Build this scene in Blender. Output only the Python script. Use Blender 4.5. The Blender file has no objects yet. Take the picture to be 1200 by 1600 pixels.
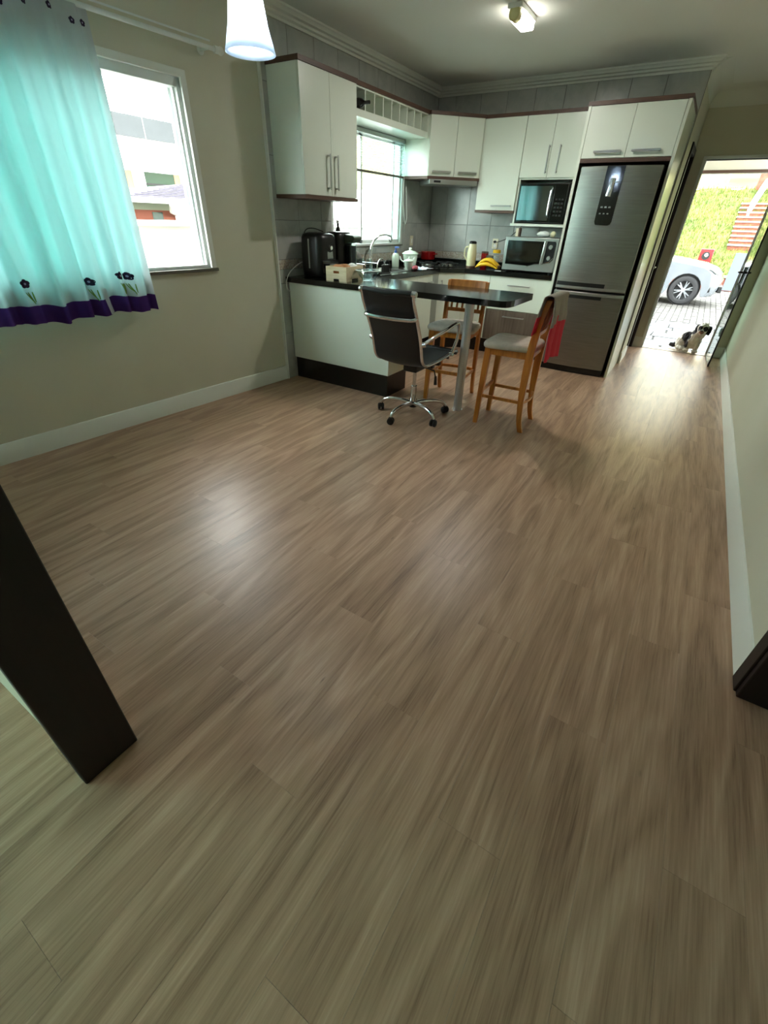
import bpy, bmesh, math, random
import numpy as np
from mathutils import Vector, Matrix, noise as mnoise
random.seed(7)
scene = bpy.context.scene
C = scene.collection
PI = math.pi

# ------------------------------------------------------------------ camera
RC = np.array([[0.84268187, 0.53770522, 0.02757465],
               [0.3195545, -0.45826752, -0.82938279],
               [-0.43332689, 0.70771744, -0.55799985]])
_u, _s, _v = np.linalg.svd(RC); RC = _u @ _v
FPX = 679.48
EYE = np.array([0.0, 0.0, 1.42])
cam_d = bpy.data.cameras.new('camera')
cam_d.sensor_fit = 'HORIZONTAL'; cam_d.sensor_width = 36.0
cam_d.lens = 36.0 * FPX / 1200.0
cam_d.clip_start = 0.02; cam_d.clip_end = 300
cam = bpy.data.objects.new('camera', cam_d); C.objects.link(cam)
mw = Matrix.Identity(4)
for i in range(3):
    mw[i][0] = RC[0][i]; mw[i][1] = -RC[1][i]; mw[i][2] = -RC[2][i]; mw[i][3] = EYE[i]
cam.matrix_world = mw
scene.camera = cam

# ------------------------------------------------------------------ sky, exposure
world = bpy.data.worlds.new('overcast_sky'); scene.world = world
world.use_nodes = True
_bg = world.node_tree.nodes['Background']
_bg.inputs['Color'].default_value = (0.93, 1.0, 0.975, 1)
_bg.inputs['Strength'].default_value = 3.8
scene.view_settings.view_transform = 'Standard'
scene.view_settings.look = 'None'
scene.view_settings.gamma = 1.0
scene.view_settings.use_curve_mapping = False
scene.view_settings.exposure = 2.35
scene.cycles.max_bounces = 10
scene.cycles.diffuse_bounces = 6
scene.cycles.transparent_max_bounces = 16
scene.cycles.sample_clamp_indirect = 6.0
scene.cycles.caustics_reflective = False
scene.cycles.caustics_refractive = False

def ray(x, y):
    return RC.T @ np.array([(x - 600) / FPX, (y - 800) / FPX, 1.0])
def onz(x, y, z):
    d = ray(x, y); return EYE + d * (z - EYE[2]) / d[2]
def onx(x, y, X):
    d = ray(x, y); return EYE + d * (X - EYE[0]) / d[0]
def ony(x, y, Y):
    d = ray(x, y); return EYE + d * (Y - EYE[1]) / d[1]

# ------------------------------------------------------------------ materials
def lin(c):
    return tuple(((v / 255) / 12.92 if v / 255 <= 0.04045 else ((v / 255 + 0.055) / 1.055) ** 2.4) for v in c) + (1.0,)
class NT:
    def __init__(s, name):
        s.m = bpy.data.materials.new(name); s.m.use_nodes = True
        s.t = s.m.node_tree; s.b = s.t.nodes['Principled BSDF']; s.out = s.t.nodes['Material Output']
    def n(s, kind, **kw):
        nd = s.t.nodes.new(kind)
        for k, v in kw.items(): setattr(nd, k, v)
        return nd
    def l(s, a, b): s.t.links.new(a, b)
    def set(s, **kw):
        for k, v in kw.items():
            s.b.inputs[k.replace('_', ' ')].default_value = v
def mat(name, col, rough=0.5, metal=0.0, coat=0.0, spec=0.5, **kw):
    t = NT(name); t.set(Base_Color=lin(col), Roughness=rough, Metallic=metal)
    t.b.inputs['Coat Weight'].default_value = coat
    t.b.inputs['Coat Roughness'].default_value = 0.08
    t.b.inputs['Specular IOR Level'].default_value = spec
    for k, v in kw.items(): t.b.inputs[k].default_value = v
    return t.m
def ramp(t, stops):
    r = t.n('ShaderNodeValToRGB'); e = r.color_ramp.elements
    while len(e) < len(stops): e.new(0.5)
    for el, (p, c) in zip(e, stops):
        el.position = p; el.color = lin(c)
    return r
def coords(t, scale=(1, 1, 1), kind='Object', rnd=0.0):
    tc = t.n('ShaderNodeTexCoord'); mp = t.n('ShaderNodeMapping')
    src = tc.outputs[kind]
    if rnd:
        oi = t.n('ShaderNodeObjectInfo'); mu = t.n('ShaderNodeMath', operation='MULTIPLY'); mu.inputs[1].default_value = rnd
        t.l(oi.outputs['Random'], mu.inputs[0])
        ad = t.n('ShaderNodeVectorMath', operation='ADD'); t.l(src, ad.inputs[0]); t.l(mu.outputs[0], ad.inputs[1]); src = ad.outputs[0]
    mp.inputs['Scale'].default_value = scale
    t.l(src, mp.inputs['Vector']); return mp.outputs['Vector']
def noisy(name, stops, scale=(1, 1, 1), ns=5.0, detail=4.0, rough=0.5, metal=0.0, bump=0.0, coat=0.0, rnd=0.0, dist=0.0, kind='Object', nrough=0.55, bdist=0.01):
    t = NT(name); v = coords(t, scale, kind, rnd)
    nz = t.n('ShaderNodeTexNoise'); nz.inputs['Scale'].default_value = ns; nz.inputs['Detail'].default_value = detail
    nz.inputs['Roughness'].default_value = nrough; nz.inputs['Distortion'].default_value = dist
    t.l(v, nz.inputs['Vector'])
    r = ramp(t, stops); t.l(nz.outputs['Fac'], r.inputs['Fac']); t.l(r.outputs['Color'], t.b.inputs['Base Color'])
    t.set(Roughness=rough, Metallic=metal); t.b.inputs['Coat Weight'].default_value = coat
    if bump:
        b = t.n('ShaderNodeBump'); b.inputs['Strength'].default_value = bump; b.inputs['Distance'].default_value = bdist
        t.l(nz.outputs['Fac'], b.inputs['Height']); t.l(b.outputs['Normal'], t.b.inputs['Normal'])
    return t.m

def floor_mat():
    t = NT('oak_laminate')
    v1 = coords(t, (1, 0.11, 1), rnd=37.0)
    wz = t.n('ShaderNodeTexNoise'); wz.inputs['Scale'].default_value = 5.0; wz.inputs['Detail'].default_value = 2.0
    wz.inputs['Distortion'].default_value = 1.2; t.l(v1, wz.inputs['Vector'])
    # cathedral rings from the contour lines of a slow noise
    mu = t.n('ShaderNodeMath', operation='MULTIPLY'); mu.inputs[1].default_value = 26.0; t.l(wz.outputs['Fac'], mu.inputs[0])
    sn = t.n('ShaderNodeMath', operation='SINE'); t.l(mu.outputs[0], sn.inputs[0])
    v2 = coords(t, (95, 3.2, 1), rnd=61.0)
    fz = t.n('ShaderNodeTexNoise'); fz.inputs['Scale'].default_value = 1.6; fz.inputs['Detail'].default_value = 8.0
    fz.inputs['Roughness'].default_value = 0.62; t.l(v2, fz.inputs['Vector'])
    v3 = coords(t, (11, 0.7, 1), rnd=23.0)
    bz = t.n('ShaderNodeTexNoise'); bz.inputs['Scale'].default_value = 1.4; bz.inputs['Detail'].default_value = 3.0; t.l(v3, bz.inputs['Vector'])
    a = t.n('ShaderNodeMath', operation='MULTIPLY'); a.inputs[1].default_value = 0.125; t.l(sn.outputs[0], a.inputs[0])
    a2 = t.n('ShaderNodeMath', operation='MULTIPLY_ADD'); a2.inputs[1].default_value = 0.78; t.l(fz.outputs['Fac'], a2.inputs[0]); t.l(a.outputs[0], a2.inputs[2])
    b = t.n('ShaderNodeMath', operation='MULTIPLY_ADD'); b.inputs[1].default_value = 0.40; t.l(bz.outputs['Fac'], b.inputs[0]); t.l(a2.outputs[0], b.inputs[2])
    oi = t.n('ShaderNodeObjectInfo')
    c = t.n('ShaderNodeMath', operation='MULTIPLY_ADD'); c.inputs[1].default_value = 0.06; t.l(oi.outputs['Random'], c.inputs[0]); t.l(b.outputs[0], c.inputs[2])
    mr = t.n('ShaderNodeMapRange'); mr.inputs['From Min'].default_value = 0.26; mr.inputs['From Max'].default_value = 1.00
    t.l(c.outputs[0], mr.inputs['Value'])
    r = ramp(t, [(0.0, (118, 87, 69)), (0.32, (164, 130, 106)), (0.62, (184, 149, 124)), (1.0, (208, 173, 148))])
    t.l(mr.outputs['Result'], r.inputs['Fac'])
    # small dark knots
    v4 = coords(t, (7, 2.2, 1), rnd=91.0)
    vo = t.n('ShaderNodeTexVoronoi'); vo.inputs['Scale'].default_value = 1.0; t.l(v4, vo.inputs['Vector'])
    kr = ramp(t, [(0.0, (70, 52, 40)), (0.045, (255, 255, 255))]); t.l(vo.outputs['Distance'], kr.inputs['Fac'])
    mx = t.n('ShaderNodeMix', data_type='RGBA', blend_type='MULTIPLY'); mx.inputs[0].default_value = 0.6
    t.l(r.outputs['Color'], mx.inputs[6]); t.l(kr.outputs['Color'], mx.inputs[7]); t.l(mx.outputs[2], t.b.inputs['Base Color'])
    rr = t.n('ShaderNodeMapRange'); rr.inputs['To Min'].default_value = 0.40; rr.inputs['To Max'].default_value = 0.30
    t.l(fz.outputs['Fac'], rr.inputs['Value']); t.l(rr.outputs['Result'], t.b.inputs['Roughness'])
    bp = t.n('ShaderNodeBump'); bp.inputs['Strength'].default_value = 0.16; bp.inputs['Distance'].default_value = 0.002
    t.l(fz.outputs['Fac'], bp.inputs['Height']); t.l(bp.outputs['Normal'], t.b.inputs['Normal'])
    t.b.inputs['Specular IOR Level'].default_value = 0.45
    return t.m
def pane_mat(name, tint, base_reflect=0.04, rough=0.0):
    """thin window glass: tinted see-through plus Fresnel mirror"""
    t = NT(name)
    tr = t.n('ShaderNodeBsdfTransparent'); tr.inputs['Color'].default_value = tint
    gl = t.n('ShaderNodeBsdfGlossy'); gl.inputs['Roughness'].default_value = rough
    lw_ = t.n('ShaderNodeLayerWeight'); lw_.inputs['Blend'].default_value = 0.5
    pw = t.n('ShaderNodeMath', operation='POWER'); pw.inputs[1].default_value = 5.0; t.l(lw_.outputs['Facing'], pw.inputs[0])
    fr = t.n('ShaderNodeMath', operation='MULTIPLY_ADD'); fr.inputs[1].default_value = 0.92; fr.inputs[2].default_value = base_reflect; t.l(pw.outputs[0], fr.inputs[0])
    mx = t.n('ShaderNodeMixShader'); t.l(fr.outputs[0], mx.inputs[0]); t.l(tr.outputs[0], mx.inputs[1]); t.l(gl.outputs[0], mx.inputs[2])
    t.l(mx.outputs[0], t.out.inputs['Surface']); return t.m
def cloth_mat(name, col, trans=0.5, clear=0.0):
    t = NT(name)
    df = t.n('ShaderNodeBsdfDiffuse'); df.inputs['Color'].default_value = lin(col)
    tl = t.n('ShaderNodeBsdfTranslucent'); tl.inputs['Color'].default_value = lin(col)
    mx = t.n('ShaderNodeMixShader'); mx.inputs[0].default_value = trans
    t.l(df.outputs[0], mx.inputs[1]); t.l(tl.outputs[0], mx.inputs[2]); o = mx.outputs[0]
    if clear:
        tr = t.n('ShaderNodeBsdfTransparent'); m2 = t.n('ShaderNodeMixShader'); m2.inputs[0].default_value = clear
        t.l(o, m2.inputs[1]); t.l(tr.outputs[0], m2.inputs[2]); o = m2.outputs[0]
    t.l(o, t.out.inputs['Surface']); return t.m
def glow(name, col, strength, base=(240, 240, 240)):
    t = NT(name); t.set(Base_Color=lin(base), Roughness=0.4)
    t.b.inputs['Emission Color'].default_value = lin(col); t.b.inputs['Emission Strength'].default_value = strength
    return t.m
def attr_mat(name, rough=0.9, bump=0.0):
    t = NT(name); a = t.n('ShaderNodeAttribute'); a.attribute_name = 'Col'
    t.l(a.outputs['Color'], t.b.inputs['Base Color']); t.set(Roughness=rough); return t.m

W = {}
W['floor'] = floor_mat()
W['sub'] = mat('subfloor', (60, 50, 42), 0.9)
W['paint'] = noisy('sage_wall_paint', [(0.3, (202, 200, 180)), (0.7, (206, 204, 185))], ns=1.5, detail=3, rough=0.62)
W['ceil'] = noisy('ceiling_white', [(0.3, (232, 235, 229)), (0.7, (236, 239, 234))], ns=1.2, detail=2, rough=0.8)
W['white_trim'] = mat('white_gloss_trim', (226, 229, 222), 0.35)
W['crown'] = mat('plaster_moulding', (224, 227, 219), 0.6)
W['grout'] = mat('grey_grout', (118, 120, 118), 0.9)
W['tile'] = noisy('grey_marbled_tile', [(0.25, (160, 164, 161)), (0.5, (176, 179, 175)), (0.75, (186, 188, 184))], ns=4.5, detail=6, rough=0.22, rnd=29.0, dist=1.2)
W['band'] = noisy('floral_border_tile', [(0.30, (196, 194, 186)), (0.44, (186, 182, 172)), (0.5, (130, 108, 94)), (0.55, (200, 186, 172)), (0.68, (140, 142, 120)), (0.72, (198, 196, 188))], ns=26, detail=2, rough=0.3, rnd=13.0, dist=1.5)
W['cab'] = mat('white_gloss_laminate', (222, 230, 218), 0.28, coat=0.25)
W['cab_in'] = mat('white_board_inside', (214, 216, 204), 0.5)
W['brown'] = noisy('dark_walnut_edge', [(0.3, (70, 50, 40)), (0.7, (98, 72, 58))], scale=(2, 2, 30), ns=3, rough=0.45)
W['taupe'] = noisy('taupe_oak_drawer', [(0.25, (74, 63, 54)), (0.5, (100, 87, 76)), (0.8, (122, 108, 95))], scale=(40, 40, 2.0), ns=1.2, detail=5, rough=0.45)
W['granite'] = noisy('black_granite', [(0.35, (9, 10, 10)), (0.62, (16, 18, 17)), (0.70, (44, 48, 46))], ns=160, detail=3, rough=0.12, coat=0.0)
W['plinth'] = mat('black_plinth', (12, 12, 11), 0.25)
W['steel_handle'] = mat('satin_steel', (186, 188, 186), 0.28, 1.0)
W['chrome'] = mat('polished_chrome', (226, 228, 232), 0.07, 1.0)
W['column'] = noisy('brushed_aluminium', [(0.3, (196, 199, 200)), (0.7, (216, 218, 219))], scale=(60, 60, 1), ns=3, rough=0.28, metal=0.75)
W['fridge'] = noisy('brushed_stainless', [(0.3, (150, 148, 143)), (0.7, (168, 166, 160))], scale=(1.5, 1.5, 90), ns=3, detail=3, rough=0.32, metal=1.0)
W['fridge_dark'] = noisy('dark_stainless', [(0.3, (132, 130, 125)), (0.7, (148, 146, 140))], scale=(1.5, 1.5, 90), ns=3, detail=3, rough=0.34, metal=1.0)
W['black'] = mat('black_plastic', (10, 10, 11), 0.35)
W['black_gloss'] = mat('black_glass', (5, 6, 7), 0.05, coat=0.6)
W['black_matte'] = mat('matte_black', (14, 14, 15), 0.6)
W['silver'] = mat('silver_plastic', (168, 172, 168), 0.3, 0.75)
W['oven_glass'] = mat('brown_oven_glass', (30, 28, 20), 0.05, coat=0.8)
W['mirror_glass'] = mat('mirrored_oven_glass', (186, 190, 194), 0.05, 1.0)
W['red_wood'] = noisy('dark_red_wood', [(0.3, (11, 3, 2)), (0.7, (25, 8, 6))], scale=(30, 30, 1.5), ns=2, rough=0.5)
W['stool_wood'] = noisy('honey_wood', [(0.25, (168, 96, 30)), (0.55, (200, 124, 46)), (0.8, (216, 142, 64))], scale=(18, 18, 2), ns=2.2, detail=4, rough=0.35, coat=0.3)
W['seat_fab'] = noisy('beige_suede', [(0.3, (184, 174, 160)), (0.7, (204, 195, 182))], ns=20, detail=4, rough=0.9)
W['leather'] = noisy('black_mesh_leather', [(0.3, (17, 20, 24)), (0.7, (27, 30, 36))], ns=220, detail=2, rough=0.45, bump=0.15, bdist=0.001)
W['rubber'] = mat('caster_rubber', (24, 24, 25), 0.55)
W['sheer'] = cloth_mat('sheer_white_voile', (192, 197, 200), 0.30, 0.0)
W['purple'] = cloth_mat('purple_hem', (74, 46, 108), 0.25)
W['petal'] = mat('dark_purple_embroidery', (38, 22, 58), 0.9)
W['petal_hi'] = mat('lilac_embroidery', (170, 158, 196), 0.9)
W['leafgreen'] = mat('green_embroidery', (120, 150, 62), 0.9)
W['teal_pane'] = pane_mat('green_tinted_glass', (0.60, 0.90, 0.87, 1))
W['pale_teal'] = pane_mat('pale_green_glass', (0.72, 0.95, 0.92, 1))
W['clear_pane'] = pane_mat('clear_glass', (0.93, 0.99, 0.97, 1))
W['door_pane'] = pane_mat('door_glass', (0.80, 0.92, 0.86, 1))
W['alu'] = mat('white_aluminium', (222, 228, 226), 0.35)
W['stone_sill'] = mat('grey_stone_sill', (92, 90, 80), 0.5)
W['glass_obj'] = pane_mat('drinking_glass', (0.88, 0.95, 0.95, 1))
W['ceramic'] = mat('mint_white_ceramic', (206, 222, 206), 0.2, coat=0.4)
W['cream'] = mat('cream_enamel', (214, 210, 172), 0.35)
W['red'] = mat('red_enamel', (170, 22, 24), 0.25, coat=0.4)
W['yellow'] = noisy('banana_peel', [(0.3, (226, 176, 20)), (0.6, (240, 198, 36)), (0.8, (180, 140, 40))], ns=18, detail=3, rough=0.45)
W['yellow_lid'] = mat('yellow_lid', (238, 190, 20), 0.4)
W['crate'] = noisy('pale_pine', [(0.3, (206, 190, 152)), (0.7, (226, 212, 178))], scale=(3, 20, 20), ns=3, rough=0.6)
W['bread'] = noisy('bread_crust', [(0.3, (170, 112, 68)), (0.7, (206, 152, 108))], ns=14, rough=0.8)
W['plasticbag'] = mat('white_plastic_wrap', (226, 232, 230), 0.25)
W['outlet'] = mat('ivory_plastic', (222, 216, 190), 0.4)
W['cable_w'] = mat('white_cable', (214, 214, 208), 0.5)
W['white'] = mat('plain_white', (236, 236, 232), 0.5)
W['pink'] = mat('pink_sponge', (204, 110, 120), 0.9)
W['blueplastic'] = mat('blue_plastic', (60, 90, 150), 0.4)
W['oil'] = mat('dark_bottle_glass', (22, 16, 18), 0.1, coat=0.5)

# ------------------------------------------------------------------ mesh builder
class MB:
    def __init__(s): s.v = []; s.f = []
    def add(s, vs, fs):
        o = len(s.v); s.v += [tuple(map(float, p)) for p in vs]; s.f += [tuple(i + o for i in f) for f in fs]; return s
    def box(s, x0, x1, y0, y1, z0, z1):
        return s.add([(x, y, z) for x in (x0, x1) for y in (y0, y1) for z in (z0, z1)],
                     [(0, 1, 3, 2), (4, 6, 7, 5), (0, 4, 5, 1), (2, 3, 7, 6), (0, 2, 6, 4), (1, 5, 7, 3)])
    def obox(s, c, size, M3=None):
        h = [k / 2 for k in size]; vs = []
        for x in (-h[0], h[0]):
            for y in (-h[1], h[1]):
                for z in (-h[2], h[2]):
                    p = Vector((x, y, z))
                    if M3 is not None: p = M3 @ p
                    vs.append(p + Vector(c))
        return s.add(vs, [(0, 1, 3, 2), (4, 6, 7, 5), (0, 4, 5, 1), (2, 3, 7, 6), (0, 2, 6, 4), (1, 5, 7, 3)])
    def prism(s, poly, axis, a, b):
        n = len(poly)
        def P(p, t):
            return (p[0], p[1], t) if axis == 'z' else ((t, p[0], p[1]) if axis == 'x' else (p[0], t, p[1]))
        vs = [P(p, a) for p in poly] + [P(p, b) for p in poly]
        fs = [tuple(range(n)), tuple(range(2 * n - 1, n - 1, -1))] + [(i, (i + 1) % n, n + (i + 1) % n, n + i) for i in range(n)]
        return s.add(vs, fs)
    def loft(s, rings, closed=True, caps=True):
        n = len(rings[0]); vs = [p for r in rings for p in r]; fs = []
        for k in range(len(rings) - 1):
            for i in range(n if closed else n - 1):
                j = (i + 1) % n; fs.append((k * n + i, k * n + j, (k + 1) * n + j, (k + 1) * n + i))
        if caps and closed:
            fs.append(tuple(range(n))); fs.append(tuple((len(rings) - 1) * n + i for i in reversed(range(n))))
        return s.add(vs, fs)
    def tube(s, path, r, n=8, closed=False, caps=True, flat=1.0):
        P = [Vector(p) for p in path]; m = len(P); rr = r if isinstance(r, (list, tuple)) else [r] * m
        T = []
        for i in range(m):
            a = P[(i - 1) % m] if (closed or i > 0) else P[i]; b = P[(i + 1) % m] if (closed or i < m - 1) else P[i]
            T.append((b - a).normalized())
        up = Vector((0, 0, 1)) if abs(T[0].z) < 0.9 else Vector((1, 0, 0))
        N = (up - T[0] * up.dot(T[0])).normalized(); rings = []
        for i in range(m):
            N = (N - T[i] * N.dot(T[i])).normalized(); B = T[i].cross(N)
            rings.append([P[i] + (N * math.cos(2 * PI * k / n) + B * math.sin(2 * PI * k / n) * flat) * rr[i] for k in range(n)])
        if closed: rings.append(rings[0])
        return s.loft(rings, True, caps and not closed)
    def cyl(s, p0, p1, r0, r1=None, n=16): return s.tube([p0, p1], [r0, r0 if r1 is None else r1], n)
    def lathe(s, prof, c=(0, 0, 0), n=24, axis='z', caps=True):
        rings = []
        for r, h in prof:
            ring = []
            for k in range(n):
                a = 2 * PI * k / n; u, w = r * math.cos(a), r * math.sin(a)
                p = (u, w, h) if axis == 'z' else ((h, u, w) if axis == 'x' else (u, h, w))
                ring.append((p[0] + c[0], p[1] + c[1], p[2] + c[2]))
            rings.append(ring)
        return s.loft(rings, True, caps)
    def sphere(s, c, r, nu=16, nv=10):
        if not isinstance(r, (tuple, list)): r = (r, r, r)
        rings = []
        for j in range(nv + 1):
            t = -PI / 2 + PI * j / nv; q = max(math.cos(t), 1e-3)
            rings.append([(c[0] + r[0] * q * math.cos(2 * PI * k / nu), c[1] + r[1] * q * math.sin(2 * PI * k / nu), c[2] + r[2] * math.sin(t)) for k in range(nu)])
        return s.loft(rings)
    def grid(s, fn, nu, nv):
        vs = [fn(i / nu, j / nv) for j in range(nv + 1) for i in range(nu + 1)]
        return s.add(vs, [(j * (nu + 1) + i, j * (nu + 1) + i + 1, (j + 1) * (nu + 1) + i + 1, (j + 1) * (nu + 1) + i) for j in range(nv) for i in range(nu)])
    def xf(s, M4):
        s.v = [tuple(M4 @ Vector(p)) for p in s.v]; return s
    def mesh(s, name, m, smooth=True, ang=38):
        me = bpy.data.meshes.new(name); me.from_pydata(s.v, [], s.f)
        bm = bmesh.new(); bm.from_mesh(me); bmesh.ops.recalc_face_normals(bm, faces=bm.faces); bm.to_mesh(me); bm.free()
        if m is not None: me.materials.append(W[m] if isinstance(m, str) else m)
        if smooth:
            me.polygons.foreach_set('use_smooth', [True] * len(me.polygons)); me.set_sharp_from_angle(angle=math.radians(ang))
        me.update(); return me

def link(name, me, parent=None, world=True):
    o = bpy.data.objects.new(name, me); C.objects.link(o)
    if parent is not None:
        o.parent = parent
        if world: o.matrix_parent_inverse = WM[parent.name].inverted()
        WM[o.name] = WM[parent.name].copy() if not world else Matrix.Identity(4)
    else: WM[o.name] = Matrix.Identity(4)
    return o
WM = {}
def build(mb, name, m, parent=None, world=True, bevel=0.0, seg=2, sub=0, solid=0.0, smooth=True, label=None, ang=38):
    """one mesh object; world=True means its vertices are world coordinates"""
    o = link(name, mb.mesh(name, m, smooth, ang), parent, world)
    if solid:
        q = o.modifiers.new('solid', 'SOLIDIFY'); q.thickness = solid; q.offset = 0
    if bevel:
        q = o.modifiers.new('bevel', 'BEVEL'); q.width = bevel; q.segments = seg; q.limit_method = 'ANGLE'; q.angle_limit = math.radians(40)
    if sub:
        q = o.modifiers.new('sub', 'SUBSURF'); q.levels = sub; q.render_levels = sub
    if label: o['label'] = label
    return o
def tag(o, label, cat=None, group=None, kind=None):
    o['label'] = label
    if cat: o['category'] = cat
    if group: o['group'] = group
    if kind: o['kind'] = kind
    return o
def thing(name, label, cat, loc=(0, 0, 0), rotz=0.0, group=None, kind=None):
    o = bpy.data.objects.new(name, None); C.objects.link(o)
    o.empty_display_size = 0.05; o.location = loc; o.rotation_euler = (0, 0, rotz)
    WM[o.name] = Matrix.Translation(Vector(loc)) @ Matrix.Rotation(rotz, 4, 'Z')
    return tag(o, label, cat, group, kind)
def struct(mb, name, m, label, cat, parent=None, **kw):
    o = build(mb, name, m, parent, **kw)
    if parent is None: tag(o, label, cat, kind='structure')
    return o
def RZ(a): return Matrix.Rotation(a, 3, 'Z')
def handle(parent, p0, p1, nrm, off=0.03, w=0.012, world=True):
    """flat bar pull on two posts"""
    p0, p1, nrm = Vector(p0), Vector(p1), Vector(nrm)
    d = (p1 - p0).normalized(); s_ = d.cross(nrm); M3 = Matrix((d, nrm, s_)).transposed(); L = (p1 - p0).length
    mb = MB().obox((p0 + p1) / 2 + nrm * off, (L, 0.006, w), M3)
    for q in (p0 + d * 0.012, p1 - d * 0.012): mb.obox(q + nrm * off / 2, (0.012, off, w), M3)
    return build(mb, 'handle', 'steel_handle', parent, world, bevel=0.0015)

# ================================================================== SETTING
KX, BY, HX, RX, FY, CZ = -3.28, 6.30, -0.49, 0.625, 7.51, 2.72
TH = 0.008
# ---- floor with planks
fl = struct(MB().box(-3.95, 0.80, -3.2, 7.51, -0.12, -0.011), 'floor', 'sub', 'oak-look laminate plank floor through the room and hall', 'floor')
PW, PL = 0.186, 1.24
cache = {}
def plank_mesh(L):
    k = round(L, 3)
    if k not in cache:
        cache[k] = MB().box(-PW / 2 + 0.0003, PW / 2 - 0.0003, -L / 2 + 0.0003, L / 2 - 0.0003, -0.011, 0.0).mesh('plank', 'floor', smooth=False)
    return cache[k]
xr = 0.80
row = 0
while xr > -3.75:
    yc = 7.51
    first = [1.0, 0.42, 0.75, 0.2, 0.6][row % 5] * PL
    L = first
    while yc > -1.6:
        p = link('plank', plank_mesh(L), fl, True); p.location = (xr - PW / 2, yc - L / 2, 0)
        yc -= L; L = PL
    xr -= PW; row += 1

# ---- ceiling
struct(MB().box(-4.0, 2.0, -3.3, 7.7, CZ, CZ + 0.15), 'ceiling', 'ceil', 'plain white ceiling over kitchen and living area', 'ceiling')

# ---- living part of the left wall, in its own frame (x into room, y along the wall)
LWL, LWR = (-3.306, 3.36, 0.0), -math.atan(0.0703)
LWM = Matrix.Translation(Vector(LWL)) @ Matrix.Rotation(LWR, 4, 'Z')
def lw(x, y, z): return LWM @ Vector((x, y, z))
WY0, WY1, WZ0, WZ1 = -2.75, -0.685, 1.055, 2.185        # window opening along the wall
wl = thing('wall_left', 'sage painted wall with the curtained window', 'wall', LWL, LWR, kind='structure')
build(MB().box(-0.16, 0, -3.55, WY0, 0, CZ).box(-0.16, 0, WY1, 0.005, 0, CZ).box(-0.16, 0, WY0, WY1, 0, WZ0).box(-0.16, 0, WY0, WY1, WZ1, CZ), 'wall_face', 'paint', wl, world=False, smooth=False)
# ---- kitchen stretch of the left wall
K2Y0, K2Y1, K2Z0, K2Z1 = 4.165, 5.565, 1.165, 2.20      # kitchen window
wk = struct(MB().box(KX - 0.17, KX - TH, 3.36, K2Y0, 0, CZ).box(KX - 0.17, KX - TH, K2Y1, BY + 0.15, 0, CZ)
            .box(KX - 0.17, KX - TH, K2Y0, K2Y1, 0, K2Z0).box(KX - 0.17, KX - TH, K2Y0, K2Y1, K2Z1, CZ),
            'wall_kitchen', 'grout', 'grey tiled kitchen wall with the window above the sink', 'wall', smooth=False)
# ---- kitchen back wall and the hall wall behind it
wb = struct(MB().box(KX - 0.17, HX, BY + TH, BY + 0.15, 0, CZ).box(HX - 0.005, HX, BY, BY + 0.1, 0, CZ), 'wall_back', 'grout', 'grey tiled kitchen back wall above the cabinets', 'wall', smooth=False)
HD0, HD1 = 6.84, 7.44
wh = struct(MB().box(HX - 0.12, HX + 0.001, BY + 0.003, HD0, 0, CZ).box(HX - 0.12, HX + 0.001, HD1, FY, 0, CZ).box(HX - 0.12, HX + 0.001, HD0, HD1, 2.13, CZ),
            'wall_hall', 'paint', 'pale hall wall beyond the fridge holding a dark door', 'wall', smooth=False)
DX0, DX1, DZ = -0.345, 0.434, 2.105
wf = struct(MB().box(HX - 0.4, DX0, FY, FY + 0.15, 0, CZ).box(DX1, RX + 0.15, FY, FY + 0.15, 0, CZ).box(DX0, DX1, FY, FY + 0.15, DZ, CZ),
            'wall_front', 'paint', 'sage wall at the end of the hall around the open front door', 'wall', smooth=False)
RD0, RD1 = 0.25, 1.56
wr = struct(MB().box(RX, RX + 0.15, RD1, FY + 0.15, 0, CZ).box(RX, RX + 0.15, RD0, RD1, 2.12, CZ).box(RX, RX + 0.15, -3.2, RD0, 0, CZ),
            'wall_right', 'paint', 'long pale wall on the right side', 'wall', smooth=False)
# ---- partition beside the camera and the space behind it
struct(MB().box(-3.75, -1.08, 0.085, 0.215, 0, CZ).box(-1.08, RX, 0.085, 0.215, 2.2, CZ), 'wall_partition', 'paint', 'partition wall ending in a dark wooden jamb', 'wall', smooth=False)
BW = (-2.3, -0.9, 0.95, 2.15)                            # side window of the space behind
struct(MB().box(-3.70, -3.55, -3.2, BW[0], 0, CZ).box(-3.70, -3.55, BW[1], 0.09, 0, CZ).box(-3.70, -3.55, BW[0], BW[1], 0, BW[2]).box(-3.70, -3.55, BW[0], BW[1], BW[3], CZ),
       'wall_side', 'paint', 'wall of the adjoining space left of the camera', 'wall', smooth=False)
struct(MB().box(-3.70, -2.9, -3.3, -3.15, 0, CZ).box(-1.9, RX + 0.15, -3.3, -3.15, 0, CZ).box(-2.9, -1.9, -3.3, -3.15, 2.2, CZ).box(-2.9, -1.9, -3.3, -3.15, 0, 0.95), 'wall_rear', 'paint', 'wall behind the camera with an opening added for daylight', 'wall', smooth=False)
w4 = thing('added_rear_window', 'unseen sliding window added behind the camera for daylight', 'window', (-2.4, -3.22, 0.95), kind='structure')  # unseen window, added so soft daylight enters from behind
for a, b in ((-2.9, -2.38), (-2.42, -1.9)):
    s_ = build(MB().box(a, a + 0.05, -3.25, -3.20, 0.95, 2.2).box(b - 0.05, b, -3.25, -3.20, 0.95, 2.2).box(a, b, -3.25, -3.20, 0.95, 1.01).box(a, b, -3.25, -3.20, 2.14, 2.2), 'sash', 'alu', w4)
    build(MB().box(a + 0.05, b - 0.05, -3.228, -3.222, 1.01, 2.14), 'pane', 'clear_pane', s_)
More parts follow.
